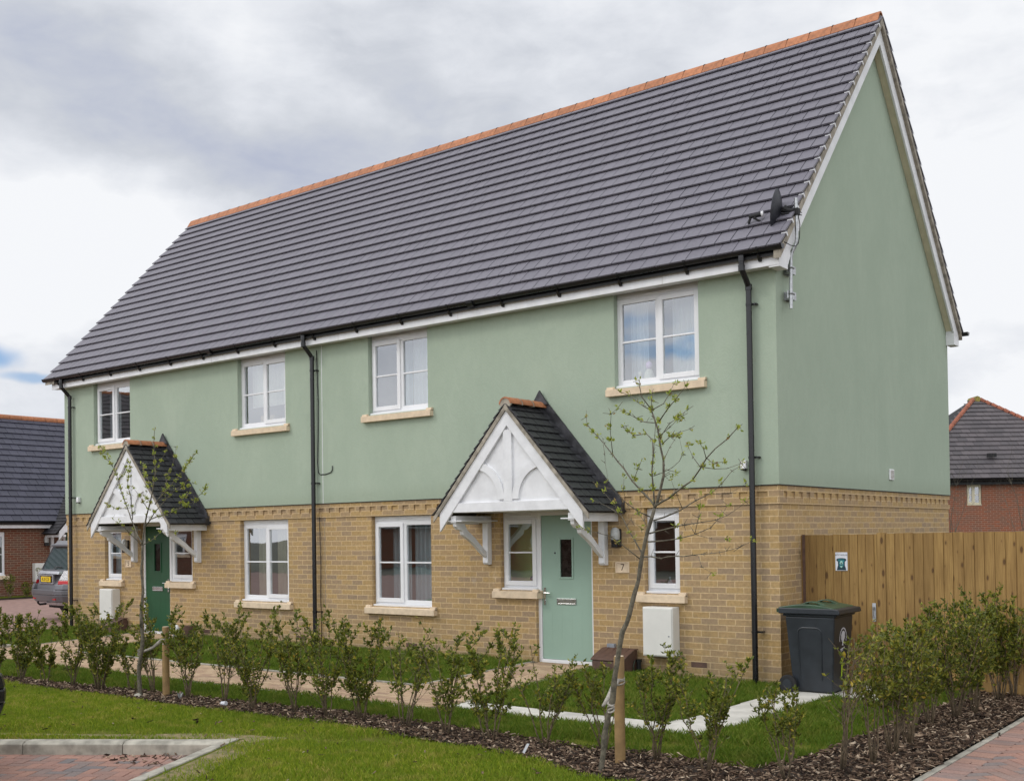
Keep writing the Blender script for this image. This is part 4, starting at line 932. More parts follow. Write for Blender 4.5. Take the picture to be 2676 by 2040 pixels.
# markings on the front (+x) face
def frontpt(y,z,o=.0): 
    k=(z-.02)/.82; return (.235+.05*k+o,y,z)
b=MB(); 
def arcband(cy,cz,r0,r1,a0,a1,o):
    P=[(cy+r1*math.cos(R(a)),cz+r1*1.15*math.sin(R(a))) for a in range(a0,a1+1,8)]+[(cy+r0*math.cos(R(a)),cz+r0*1.15*math.sin(R(a))) for a in range(a1,a0-1,-8)]
    for i in range(len(P)//2-1):
        q=[P[i],P[i+1],P[-i-2],P[-i-1]]; b.poly([frontpt(y_,z_,o) for y_,z_ in q])
arcband(.0,.60,.088,.102,-20,200,.0015)
pol=[(-.05,.60),(-.055,.64),(-.03,.675),(.01,.685),(.045,.665),(.055,.62),(.04,.58),(.012,.56),(.02,.52),(-.025,.52),(-.01,.555),(-.035,.575)]
b.poly([frontpt(y_,z_,.0015) for y_,z_ in pol]); b.poly([frontpt(y_,z_,.0015) for y_,z_ in [(-.06,.485),(.06,.505),(.06,.490),(-.06,.470)]])
b.poly([frontpt(y_,z_,.0015) for y_,z_ in [(-.05,.465),(.02,.477),(.02,.468),(-.05,.456)]])
b.build('council_emblem',M['logo'],t,fix=False)
b=MB(); b.poly([frontpt(y_,z_,.002) for y_,z_ in [(-.015,.18),(.02,.18),(.02,.385),(-.02,.385),(-.05,.365),(-.05,.345),(-.015,.352)]]); b.build('number_sticker',M['lime'],t,fix=False)
# ================================================================ GROUND
FWD=Vector((-0.6122,0.7905,0)).normalized()
sheet('ground',[(-400,-400),(400,-400),(400,400),(-400,400)],-.14,M['farground'],follow=False)
# bay (lower left) and its kerb
P0=Vector((-2.62,-5.62,0)); dB=Vector((-0.838,-0.546,0)).normalized(); dD=Vector((0.455,-0.890,0)).normalized()
Pn=P0+dB*12; Pd=P0+dD*6.5
bay=[(P0.x,P0.y),(Pn.x,Pn.y),(Pn.x+dD.x*6.5,Pn.y+dD.y*6.5),(Pd.x,Pd.y)]
lawn_poly=[(-15.25,-12.5),(-15.25,.05),(0,.05),(.02,GY-.02),(2.72,GY-.02),(2.70,-4.0),(2.55,-5.1),(2.9,-7.5),(2.9,-12.5),(Pd.x+.3,-12.5),(Pd.x,Pd.y),(P0.x,P0.y),(Pn.x,Pn.y),(-15.2,-12.6)]
lawn_poly=[(-15.25,.05),(0,.05),(.02,GY-.02),(2.70,GY-.02),(2.70,-3.9),(2.62,-5.2),(2.9,-7.5),(2.9,-12.5),(Pd.x,-12.5),(Pd.x,Pd.y),(P0.x,P0.y),(Pn.x,Pn.y),(-15.25,Pn.y)]
sheet('lawn',lawn_poly,0,M['turf'],thick=.0)
# blocks laid in herringbone / soldier courses
def lay_blocks(name,poly,z,mat,ang,org,L_=.2,W_=.1,gap=.008,mode='herring',tilt=.0015,follow=True):
    b=MB(); ca,sa=math.cos(ang),math.sin(ang)
    loc=[((x-org[0])*ca+(y-org[1])*sa,-(x-org[0])*sa+(y-org[1])*ca) for x,y in poly]
    x0=min(p[0] for p in loc)-.3; x1=max(p[0] for p in loc)+.3; y0=min(p[1] for p in loc)-.3; y1=max(p[1] for p in loc)+.3
    cells=[]
    if mode=='herring':
        for i in range(int(x0/W_),int(x1/W_)+1):
            for j in range(int(y0/W_),int(y1/W_)+1):
                k=(i-j)%4
                if k==0: cells.append((i*W_,(i+2)*W_,j*W_,(j+1)*W_))
                elif k==2: cells.append((i*W_,(i+1)*W_,(j-1)*W_,(j+1)*W_))
    elif mode=='stretcher':
        for j in range(int(y0/W_),int(y1/W_)+1):
            x=math.floor(x0/L_)*L_+(L_/2 if j%2 else 0)
            while x<x1: cells.append((x,x+L_,j*W_,(j+1)*W_)); x+=L_
    for a,c,d,e_ in cells:
        mx_,my_=(a+c)/2,(d+e_)/2
        if not pip(mx_,my_,loc): continue
        dz=random.uniform(-tilt,tilt); pts=[]
        for (u,v) in ((a+gap/2,d+gap/2),(c-gap/2,d+gap/2),(c-gap/2,e_-gap/2),(a+gap/2,e_-gap/2)):
            X_,Y_=org[0]+u*ca-v*sa,org[1]+u*sa+v*ca
            pts.append((X_,Y_,z+dz+random.uniform(-tilt,tilt)*.5+(gz(X_,Y_) if follow else 0)))
        lo_=[(p[0],p[1],p[2]-.03) for p in pts]; ch=.004
        cx_,cy_=sum(p[0] for p in pts)/4,sum(p[1] for p in pts)/4
        top=[]
        for p in pts:
            dx,dy=cx_-p[0],cy_-p[1]; l=math.hypot(dx,dy); top.append((p[0]+dx/l*ch,p[1]+dy/l*ch,p[2]))
        mid=[(p[0],p[1],p[2]-.004) for p in pts]; r_=random.random(); n=len(b.v); b.v+=lo_+mid+top
        for q in ((8,9,10,11),): b.f.append(tuple(n+i for i in q)); b.r.append(r_)
        for q in range(4):
            q2=(q+1)%4
            b.f.append((n+q,n+q2,n+4+q2,n+4+q)); b.r.append(r_); b.f.append((n+4+q,n+4+q2,n+8+q2,n+8+q)); b.r.append(r_)
    o=b.build(name,mat); o['kind']='structure'; return o
# bay floor
sheet('bay_bedding',[(p[0],p[1]) for p in bay],-.112,M['joint'],follow=False)
angB=math.atan2(dB.y,dB.x)
q0=P0+dB*.0+dD*.0
near_bay=[(q0.x,q0.y),((P0+dB*7).x,(P0+dB*7).y),((P0+dB*7+dD*3.2).x,(P0+dB*7+dD*3.2).y),((P0+dD*3.2).x,(P0+dD*3.2).y)]
lay_blocks('bay_paving',near_bay,-.10,M['pave_red'],angB+R(180),(P0.x,P0.y),follow=False)
def kerb_run(name,start,d,n,length,side,prof,mat=M['concrete']):
    b=MB(); s=Vector((side.x,side.y,0))
    for i in range(n):
        a=start+d*(i*length+.004); c=start+d*((i+1)*length-.004); r_=random.random()
        b.prism(prof,lambda u,z_:tuple(a+s*u+Vector((0,0,z_))),lambda u,z_:tuple(c+s*u+Vector((0,0,z_))),r_)
    o=b.build(name,mat,bevel=.006); o['kind']='structure'; return o
# kerb: profile half battered, side vector points into the bay
kerb_run('kerb',P0+dB*.06,dB,13,.915,dD,[(0,-.2),(0,.014),(.085,.012),(.10,.004),(.128,-.012),(.130,-.2)])
nB=Vector((-dD.y,dD.x,0)); 
if nB.dot(dB)<0: nB=-nB
kerb_run('edging_kerb',P0+dD*-.05,dD,8,.915,nB,[(-.0,-.2),(-.0,.012),(.10,.012),(.10,-.2)])
kw=[(P0+dB*-.16),(P0+dB*9-dD*.0),(P0+dB*9-dD*.26),(P0+dB*1.2-dD*.20),(P0-dD*.30+nB*-.34),(P0+dD*1.2-nB*.30),(P0+dD*4-nB*.16),(P0+dD*4)]
sheet('worn_ground',[(p.x,p.y) for p in [P0+dB*9,P0+dB*9-dD*.36,P0+dB*5-dD*.30,P0+dB*3-dD*.38,P0+dB*1.4-dD*.28,P0+dB*.3-dD*.34,P0-dD*.16-nB*.42,P0+dD*.5-nB*.34,P0+dD*1.6-nB*.36,P0+dD*4-nB*.2,P0+dD*4-nB*.04,P0-nB*.04-dD*.05,P0+dB*.1-dD*.05]],.004,M['worn'],follow=False)
# garden path of buff blocks
path_poly=[(-24,-3.45),(-2.25,-3.45),(-2.25,-3.2),(-2.32,-2.85),(-2.42,-2.1),(-2.50,-.0),(-3.52,.0),(-3.62,-2.15),(-11.0,-2.15),(-11.05,-.0),(-12.6,.0),(-12.7,-2.15),(-24,-2.15)]
sheet('path_bedding',path_poly,.004,M['joint'])
def inset(poly): return poly
lay_blocks('path_paving',[(-12.8,-3.40),(-2.3,-3.40),(-2.36,-2.85),(-2.47,-2.1),(-2.55,.0),(-3.47,.0),(-3.57,-2.20),(-11.0,-2.20),(-11.05,-.0),(-12.5,.0),(-12.8,-2.2)],.016,M['pave_buff'],0,(-3.5,-3.45),mode='stretcher',L_=.2,W_=.1)
def edging(name,pts,w_,z,mat):
    b=MB()
    for (x0,y0),(x1,y1) in zip(pts[:-1],pts[1:]):
        L0=math.hypot(x1-x0,y1-y0); n=max(1,round(L0/.6)); dx,dy=(x1-x0)/L0,(y1-y0)/L0
        for i in range(n):
            a=i*L0/n+.003; c=(i+1)*L0/n-.003; ax_,ay_=x0+dx*a,y0+dy*a; bx_,by_=x0+dx*c,y0+dy*c; nx,ny=-dy*w_/2,dx*w_/2
            za=z+gz(ax_,ay_); zb_=z+gz(bx_,by_)
            b.hexa([(ax_+nx,ay_+ny,za-.1),(ax_-nx,ay_-ny,za-.1),(bx_-nx,by_-ny,zb_-.1),(bx_+nx,by_+ny,zb_-.1),(ax_+nx,ay_+ny,za),(ax_-nx,ay_-ny,za),(bx_-nx,by_-ny,zb_),(bx_+nx,by_+ny,zb_)])
    o=b.build(name,mat); o['kind']='structure'
edging('path_edging',[(-11.02,-2.16),(-3.62,-2.16),(-3.52,-.01)],.035,.020,M['concrete']); edging('path_edging',[(-2.50,-.01),(-2.42,-2.1),(-2.30,-2.85)],.035,.020,M['concrete']); edging('path_edging',[(-14.9,-3.44),(-2.35,-3.44)],.035,.018,M['concrete'])
edging('path_edging',[(-12.62,-.01),(-12.7,-2.15),(-15.2,-2.15)],.035,.020,M['concrete']); edging('path_edging',[(-11.04,-.01),(-11.02,-2.16)],.035,.020,M['concrete'])
# pale slab path to the gate
b=MB()
sl=[(-2.28,-1.70),(-1.69,-1.10),(-1.09,-.50),(-.49,.10)]
for a,c in sl:
    b.pz([(a,-3.22),(c,-3.22),(c,-2.82),(a,-2.82)],-.04,.012)
b.pz([(.11,-3.22),(.66,-3.22),(.66,-2.62),(.11,-2.62)],-.04,.012)
y_=-2.61
while y_<.45: 
    y2=min(y_+.6,.55); b.pz([(.17,y_),(.72,y_),(.74,y2-.01),(.19,y2-.01)],-.04,.012); y_+=.6
b.pz([(.75,-.5),(1.35,-.5),(1.35,.55),(.75,.55)],-.04,.011)
o=b.build('slab_path',M['slab'],bevel=.004); o['kind']='structure'
path2=[(-2.3,-3.23),(.67,-3.23),(.73,-2.6),(.76,-.5),(1.36,-.5),(1.36,.6),(.15,.6),(.15,-2.81),(-2.3,-2.81)]
# driveway at the far left
sheet('driveway',[(-15.3,-14),(-15.3,14),(-27.9,22),(-27.9,-20)],-.0,M['drive'],follow=False)
# brick road at the right
def road_edge(y): return 2.74+ (0 if y>-3.2 else (-3.2-y)*0.02)
sheet('road_bedding',[(2.74,14),(2.74,-14),(16,-14),(16,14)],-.022,M['joint'],follow=False)
edging('road_edging',[(2.745,GY-.1),(2.745,-7.4)],.055,-.004,M['concrete'])
b=MB(); y_=-8.4
while y_<.5:
    dz=random.uniform(-.002,.002); b.box(2.782,2.978,y_+.002,y_+.098,-.05,-.004+dz); b.box(2.984,3.18,y_+.002,y_+.098,-.05,-.004+dz*.5) if False else None; y_+=.1
o=b.build('road_soldier_course',M['pave_pink']); o['kind']='structure'
lay_blocks('road_paving',[(3.0,.55),(3.0,-8),(6.6,-8),(6.6,.55)],-.005,M['pave_red'],R(45),(3.0,0),follow=False)
# mulch beds
bed1=[(-15.1,-4.80),(-8.5,-4.76),(-6.5,-4.76),(-5.5,-4.70),(-4.5,-4.74),(-3.6,-4.64),(-2.5,-4.60),(-1.5,-4.70),(-.5,-4.78),(.2,-4.90),(.7,-5.10),(1.2,-5.12),(1.9,-5.0),(2.4,-5.2),(2.60,-5.5),(2.73,-5.0),(2.715,.555),(1.98,.555),(1.92,-1.2),(1.86,-2.2),(1.85,-3.3),(1.80,-3.9),(1.66,-4.22),(1.1,-4.20),(.7,-4.16),(.1,-4.28),(-.6,-4.16),(-1.5,-4.10),(-2.9,-4.05),(-3.9,-4.16),(-5.5,-4.22),(-7.2,-4.40),(-9,-4.5),(-15.1,-4.55)]
b=MB(); st=.07; xs=np.arange(-12,2.75,st); ys=np.arange(-5.55,.56,st)
GX,GYY=np.meshgrid(xs,ys,indexing='ij'); ins=pipv(GX+st/2,GYY+st/2,bed1)
hm=np.zeros((len(xs)+1,len(ys)+1)); rr_=rng.random(hm.shape)
for i in range(len(xs)):
    for j in range(len(ys)):
        if ins[i,j]: hm[i,j]=max(hm[i,j],.006+.022*rr_[i,j]); 
for i in range(len(xs)):
    for j in range(len(ys)):
        if ins[i,j]:
            x,y=xs[i],ys[j]; b.quad((x,y,hm[i,j]),(x+st,y,hm[i+1,j]),(x+st,y+st,hm[i+1,j+1]),(x,y+st,hm[i,j+1]))
bs=b.build('mulch_bed_soil',M['soil'],smooth=True,fix=False); bs['kind']='structure'
def scatter_pts(poly,n,x0,x1,y0,y1):
    X=rng.uniform(x0,x1,n); Y=rng.uniform(y0,y1,n); k=pipv(X,Y,poly); return X[k],Y[k]
def chips(name,X,Y,z0,z1,mat,label,smin=.015,smax=.058):
    n=len(X); ln=rng.uniform(smin,smax,n)*rng.choice([.5,.8,1,1.3],n); wd=ln*rng.uniform(.18,.5,n); th=rng.uniform(.002,.006,n)
    yaw=rng.uniform(0,6.283,n); pit=rng.normal(0,.35,n); rol=rng.normal(0,.5,n); zc=rng.uniform(z0,z1,n)
    cx_,sx_=np.cos(yaw),np.sin(yaw); cp,sp=np.cos(pit),np.sin(pit); cr,sr=np.cos(rol),np.sin(rol)
    A=np.stack([cx_*cp,sx_*cp,sp],1); B0=np.stack([-sx_,cx_,0*cx_],1); C0=np.cross(A,B0); Bv=B0*cr[:,None]+C0*sr[:,None]; Cv=np.cross(A,Bv)
    C=np.stack([X,Y,zc],1); V=np.zeros((n,8,3)); q=0
    tap=rng.uniform(.4,1,n)
    for sc in (-1,1):
        for (sa,sb) in ((-1,-1),(1,-1),(1,1),(-1,1)):
            k=np.where(sa>0,tap,1.0)
            V[:,q]=C+A*(ln/2*sa)[:,None]+Bv*(wd/2*sb*k)[:,None]+Cv*(th/2*sc)[:,None]; q+=1
    F=np.array([(3,2,1,0),(4,5,6,7),(0,1,5,4),(1,2,6,5),(2,3,7,6),(3,0,4,7)])
    idx=(np.arange(n)*8)[:,None,None]+F[None]
    me=bpy.data.meshes.new(name); me.vertices.add(n*8); me.vertices.foreach_set('co',V.reshape(-1)); me.loops.add(n*24); me.loops.foreach_set('vertex_index',idx.reshape(-1).astype(np.int32))
    me.polygons.add(n*6); me.polygons.foreach_set('loop_start',np.arange(n*6,dtype=np.int32)*4); me.polygons.foreach_set('loop_total',np.full(n*6,4,np.int32)); me.update(calc_edges=True); me.validate()
    at=me.attributes.new('rnd','FLOAT','FACE'); at.data.foreach_set('value',np.repeat(rng.random(n),6).astype(np.float32)); me.materials.append(mat)
    o=bpy.data.objects.new(name,me); col.objects.link(o); tag(o,label,'mulch',kind='stuff'); return o
X,Y=scatter_pts(bed1,170000,-11,2.75,-5.55,.56)
Xb,Yb=rng.uniform(-1.1,0,260),rng.uniform(0,1,260)**2
spx=P0.x+dB.x*(.15+1.0*rng.random(120))+dD.x*(.14+.16*rng.random(120)*1); spy=P0.y+dB.y*(.15+1.0*rng.random(120))+dD.y*(.14+.16*rng.random(120))
chips('bark_mulch',X,Y,.008,.045,M['chip'],'dark brown bark chips covering the planting beds')
chips('spilled_bark',spx,spy,-.097,-.088,M['chip'],'bark chips spilled on the brick bay against the kerb')
k=rng.choice(len(X),700); chips('scattered_bark',X[k]+rng.normal(0,.22,700),Y[k]+rng.normal(0,.16,700),.01,.03,M['chip'],'loose bark chips scattered on the lawn beside the beds',.015,.045)
# grass blades
def grass(name,dens,label,regions,hmin=.025,hmax=.05,mat='grass'):
    VX=[];VY=[]
    for poly,exc,de in regions:
        x0=min(p[0] for p in poly);x1=max(p[0] for p in poly);y0=min(p[1] for p in poly);y1=max(p[1] for p in poly)
        n=int((x1-x0)*(y1-y0)*de); X=rng.uniform(x0,x1,n);Y=rng.uniform(y0,y1,n); k=pipv(X,Y,poly)
        for e_ in exc: k&=~pipv(X,Y,e_)
        VX.append(X[k]);VY.append(Y[k])
    X=np.concatenate(VX);Y=np.concatenate(VY)
    # worn patches close to the kerb
    v=np.stack([X-P0.x,Y-P0.y],1); back=-(v@np.array([dD.x,dD.y])); side=-(v@np.array([nB.x,nB.y])); 
    near=np.minimum(np.where(back>0,back,9),np.where((side>0)&(back<=.3),side,9)); worn=(near<.5)&(rng.random(len(X))<np.clip(1.12-near*2.3-.35*np.sin(X*7+Y*5)*np.sin(Y*9-X*3),0,.975))
    X=X[~worn];Y=Y[~worn]; n=len(X)
    patch=.5+.5*np.sin(X*3.1+1.7*np.sin(Y*2.3))*np.sin(Y*3.7+1.1*np.sin(X*1.9))
    clump=np.clip(np.sin(X*11+2*np.sin(Y*9))*np.sin(Y*13+2*np.sin(X*7))-.35,0,1); h=rng.uniform(hmin,hmax,n)*(.7+.45*patch+.55*clump); wd=rng.uniform(.0022,.0042,n); yaw=rng.uniform(0,6.283,n); ln=rng.uniform(0,.75,n)*h; ly=rng.uniform(0,6.283,n)
    Z=np.zeros(n)
    a=np.clip((Y+2.2)/2.2,0,1); b_=np.clip((-X-.5)/2,0,1); c=np.clip((X+17)/2,0,1); Z=.07*a*b_*c
    V=np.zeros((n,4,3)); cx_,sx_=np.cos(yaw)*wd,np.sin(yaw)*wd
    V[:,0]=np.stack([X-cx_,Y-sx_,Z],1); V[:,1]=np.stack([X+cx_,Y+sx_,Z],1)
    V[:,2]=np.stack([X+cx_*.6+np.cos(ly)*ln*.35,Y+sx_*.6+np.sin(ly)*ln*.35,Z+h*.6],1); V[:,3]=np.stack([X+np.cos(ly)*ln,Y+np.sin(ly)*ln,Z+h],1)
    idx=(np.arange(n)*4)[:,None]+np.array([0,1,2,0,2,3])[None]
    me=bpy.data.meshes.new(name); me.vertices.add(n*4); me.vertices.foreach_set('co',V.reshape(-1)); me.loops.add(n*6); me.loops.foreach_set('vertex_index',idx.reshape(-1).astype(np.int32))
    me.polygons.add(n*2); me.polygons.foreach_set('loop_start',np.arange(n*2,dtype=np.int32)*3); me.polygons.foreach_set('loop_total',np.full(n*2,3,np.int32)); me.update(calc_edges=True)
    at=me.attributes.new('rnd','FLOAT','FACE'); at.data.foreach_set('value',np.repeat(np.clip(rng.random(n)*.85+.15*patch,0,1),2).astype(np.float32)); me.materials.append(M[mat])
    o=bpy.data.objects.new(name,me); col.objects.link(o); tag(o,label,'grass',kind='stuff'); print('grass',name,n); return o
exc=[path_poly,path2,bay]
bed_s=[(x,y+ (0.03 if y<-4.4 else -.03)) for x,y in bed1]
front=[(-12,-4.2),(2.62,-4.2),(2.62,-5.2),(2.3,-7.4),(-1.6,-7.6),(Pd.x,Pd.y),(P0.x,P0.y),((P0+dB*8).x,(P0+dB*8).y),(-12,-9)]
grass('front_grass',0,'short mown grass of the front lawn between kerb and bark bed',[(front,exc+[bed_s],6500)])
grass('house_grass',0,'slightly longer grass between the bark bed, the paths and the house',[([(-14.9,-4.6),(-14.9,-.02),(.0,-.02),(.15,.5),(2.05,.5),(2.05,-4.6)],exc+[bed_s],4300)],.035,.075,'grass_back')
X,Y=scatter_pts(front,260,-9,2.6,-7.5,-4.9); chips('lawn_litter',X,Y,.022,.04,M['chip'],'few scattered dry leaves and bark scraps on the front lawn',.02,.05)
# ================================================================ shrubs
def leaf_cloud(b,pts,size,density_noise=0):
    for p,d,s_ in pts:
        d=d.normalized(); a=d.cross(Vector((random.uniform(-1,1),random.uniform(-1,1),random.uniform(-.3,1)))).normalized(); nrm_=d.cross(a)
        l=size*s_; w_=l*.50; r_=random.random()
        base=p; mid=p+d*l*.5; tip=p+d*l+nrm_*(-.12*l); n=len(b.v)
        b.v+=[tuple(base),tuple(mid+a*w_*.5+nrm_*.10*l),tuple(tip),tuple(mid-a*w_*.5+nrm_*.10*l)]
        b.f.append((n,n+1,n+2)); b.r.append(r_); b.f.append((n,n+2,n+3)); b.r.append(r_)
def make_shrub(h,wd,nst,leaves,bare,seed,yellow=False,lsize=.036):
    rs=random.getstate(); random.seed(seed)
    sb=MB(); lb=MB(); L_=[]; twigs=[]
    for k in range(nst):
        a=random.uniform(0,6.283); r0=random.uniform(0,.035); sp=random.uniform(.35,1.0)*wd; hh=h*random.uniform(.72,1.0) if k else h
        p=Vector((r0*math.cos(a),r0*math.sin(a),-.02)); pts=[p]; n=6
        for i in range(1,n+1):
            t=i/n; pts.append(Vector((math.cos(a)*(r0+sp*t**1.15*.85)+random.gauss(0,.011),math.sin(a)*(r0+sp*t**1.15*.85)+random.gauss(0,.011),hh*t)))
        sb.tube(pts,[.0058*(1-.75*i/n)+.0008 for i in range(n+1)],5); twigs.append((pts,1.0))
        for q in range(random.randint(5,9)):
            t=random.uniform(max(.12,bare*.7),.95); i=int(t*n); f_=t*n-i; s0=pts[i].lerp(pts[min(i+1,n)],f_); aa=random.uniform(0,6.283); l=random.uniform(.10,.26)*(1.15-t*.5)*(h/.9)
            d=Vector((math.cos(aa),math.sin(aa),random.uniform(.5,1.6))).normalized()
            tp=[s0,s0+d*l*.5+Vector((0,0,.012)),s0+d*l+Vector((0,0,.04))]; sb.tube(tp,[.0026,.0018,.0009],4,cap=False); twigs.append((tp,1.5))
    tot=sum((len(t[0]))*t[1] for t in twigs)
    for tp,wt in twigs:
        m_=int(leaves*len(tp)*wt/tot)+1; prim=len(tp)>3
        for q in range(m_):
            t=random.random()**(.8); t=max(t,bare) if prim else t
            x=t*(len(tp)-1); i=min(int(x),len(tp)-2); p=tp[i].lerp(tp[i+1],x-i)
            if p.z<bare*h*1.15 and random.random()<.88: continue
            ax_=(tp[i+1]-tp[i]).normalized(); d=ax_*random.uniform(.2,1.0)+Vector((random.gauss(0,1),random.gauss(0,1),random.gauss(.15,.8)))*.75
            L_.append((p+Vector((random.gauss(0,.004),random.gauss(0,.004),0)),d,random.uniform(.55,1.25)))
            if random.random()<.7: L_.append((p,(ax_*.6-Vector((d.x,d.y,-abs(d.z)*.4))),random.uniform(.55,1.15)))
    leaf_cloud(lb,L_,lsize)
    random.setstate(rs)
    return sb,lb
SH=[(-8.78,-4.62,.84,.2,6,420,.2,0),(-8.24,-4.58,.86,.20,6,560,.15,0),(-7.66,-4.57,.78,.17,5,330,.2,0),(-7.09,-4.56,.86,.22,7,520,.2,0),(-6.51,-4.55,.94,.25,8,800,.08,0),(-6.05,-4.42,.70,.14,4,230,.25,0),(-5.76,-4.32,.93,.20,6,420,.35,0),
(-5.04,-4.38,.93,.20,6,400,.32,0),(-4.43,-4.36,.92,.19,6,360,.34,0),(-3.95,-4.36,.99,.22,6,430,.25,0),(-3.72,-4.52,.60,.15,4,200,.2,0),(-3.23,-4.42,.89,.20,6,360,.3,1),(-2.72,-4.45,.97,.20,4,330,.2,0),
(-2.36,-4.34,.95,.19,7,900,.05,0),(-1.72,-4.42,.86,.19,6,250,.3,0),(-1.18,-4.46,.80,.18,6,240,.25,0),(-.63,-4.50,.90,.20,7,470,.2,0),(-.05,-4.52,.84,.19,6,220,.3,0),(.40,-4.32,.66,.19,5,170,.35,1),
(.94,-4.42,.80,.17,6,290,.3,0),(1.44,-4.56,.78,.22,7,420,.25,0),(2.02,-4.45,.62,.17,6,230,.42,0),(2.24,-4.02,.86,.13,4,120,.50,1),(2.34,-3.62,.86,.14,5,170,.42,1),(2.34,-3.18,.99,.20,8,420,.3,1),(2.31,-2.70,.95,.20,7,420,.3,1),
(2.14,-2.15,.92,.20,7,380,.3,0),(2.19,-1.73,.95,.22,8,520,.25,0),(2.27,-1.28,1.0,.24,9,640,.22,0),(2.33,-.85,1.02,.24,9,700,.2,0),(2.20,-.40,.98,.22,8,560,.25,0),(2.32,.05,1.0,.22,8,600,.25,0),(2.40,.36,.95,.2,7,450,.3,0)]
ORD=['first','second','third','fourth','fifth','sixth','seventh','eighth','ninth','tenth','eleventh','twelfth','thirteenth','fourteenth','fifteenth','sixteenth','seventeenth','eighteenth','nineteenth','twentieth','twenty-first','twenty-second']
for i,(x,y,h,wd,ns,lv,br,yl) in enumerate(SH):
    front_=i<22
    desc=('dense dark' if lv>600 else 'leafy green' if lv>380 else 'sparse green' if not yl else 'sparse yellowish') if front_ else ('yellow-tinged open' if yl else 'tall bushy green')
    lab=f'{desc} privet shrub, {ORD[i]} from the left along the front bark bed' if front_ else f'{desc} privet shrub, {ORD[i-22]} from the front beside the brick road'
    t=thing('privet_shrub',lab,'shrub',(x,y,.012),random.uniform(0,6.28),'privet shrubs of the young hedge')
    random.seed(900+i); vd=random.uniform(.65,1.25); sb,lb=make_shrub(h*(1.04 if front_ else 1.08)*random.uniform(.95,1.06),wd*(1.85 if front_ else 1.65)*random.uniform(.82,1.2),ns+random.randint(0,3),int(lv*2.75*vd),max(.15,br),100+i,yl,random.uniform(.036,.045))
    sb.build('stems',M['twig'],t,fix=False,smooth=True); lb.build('leaves',M['leafy'] if yl else M['leaf'],t,fix=False)
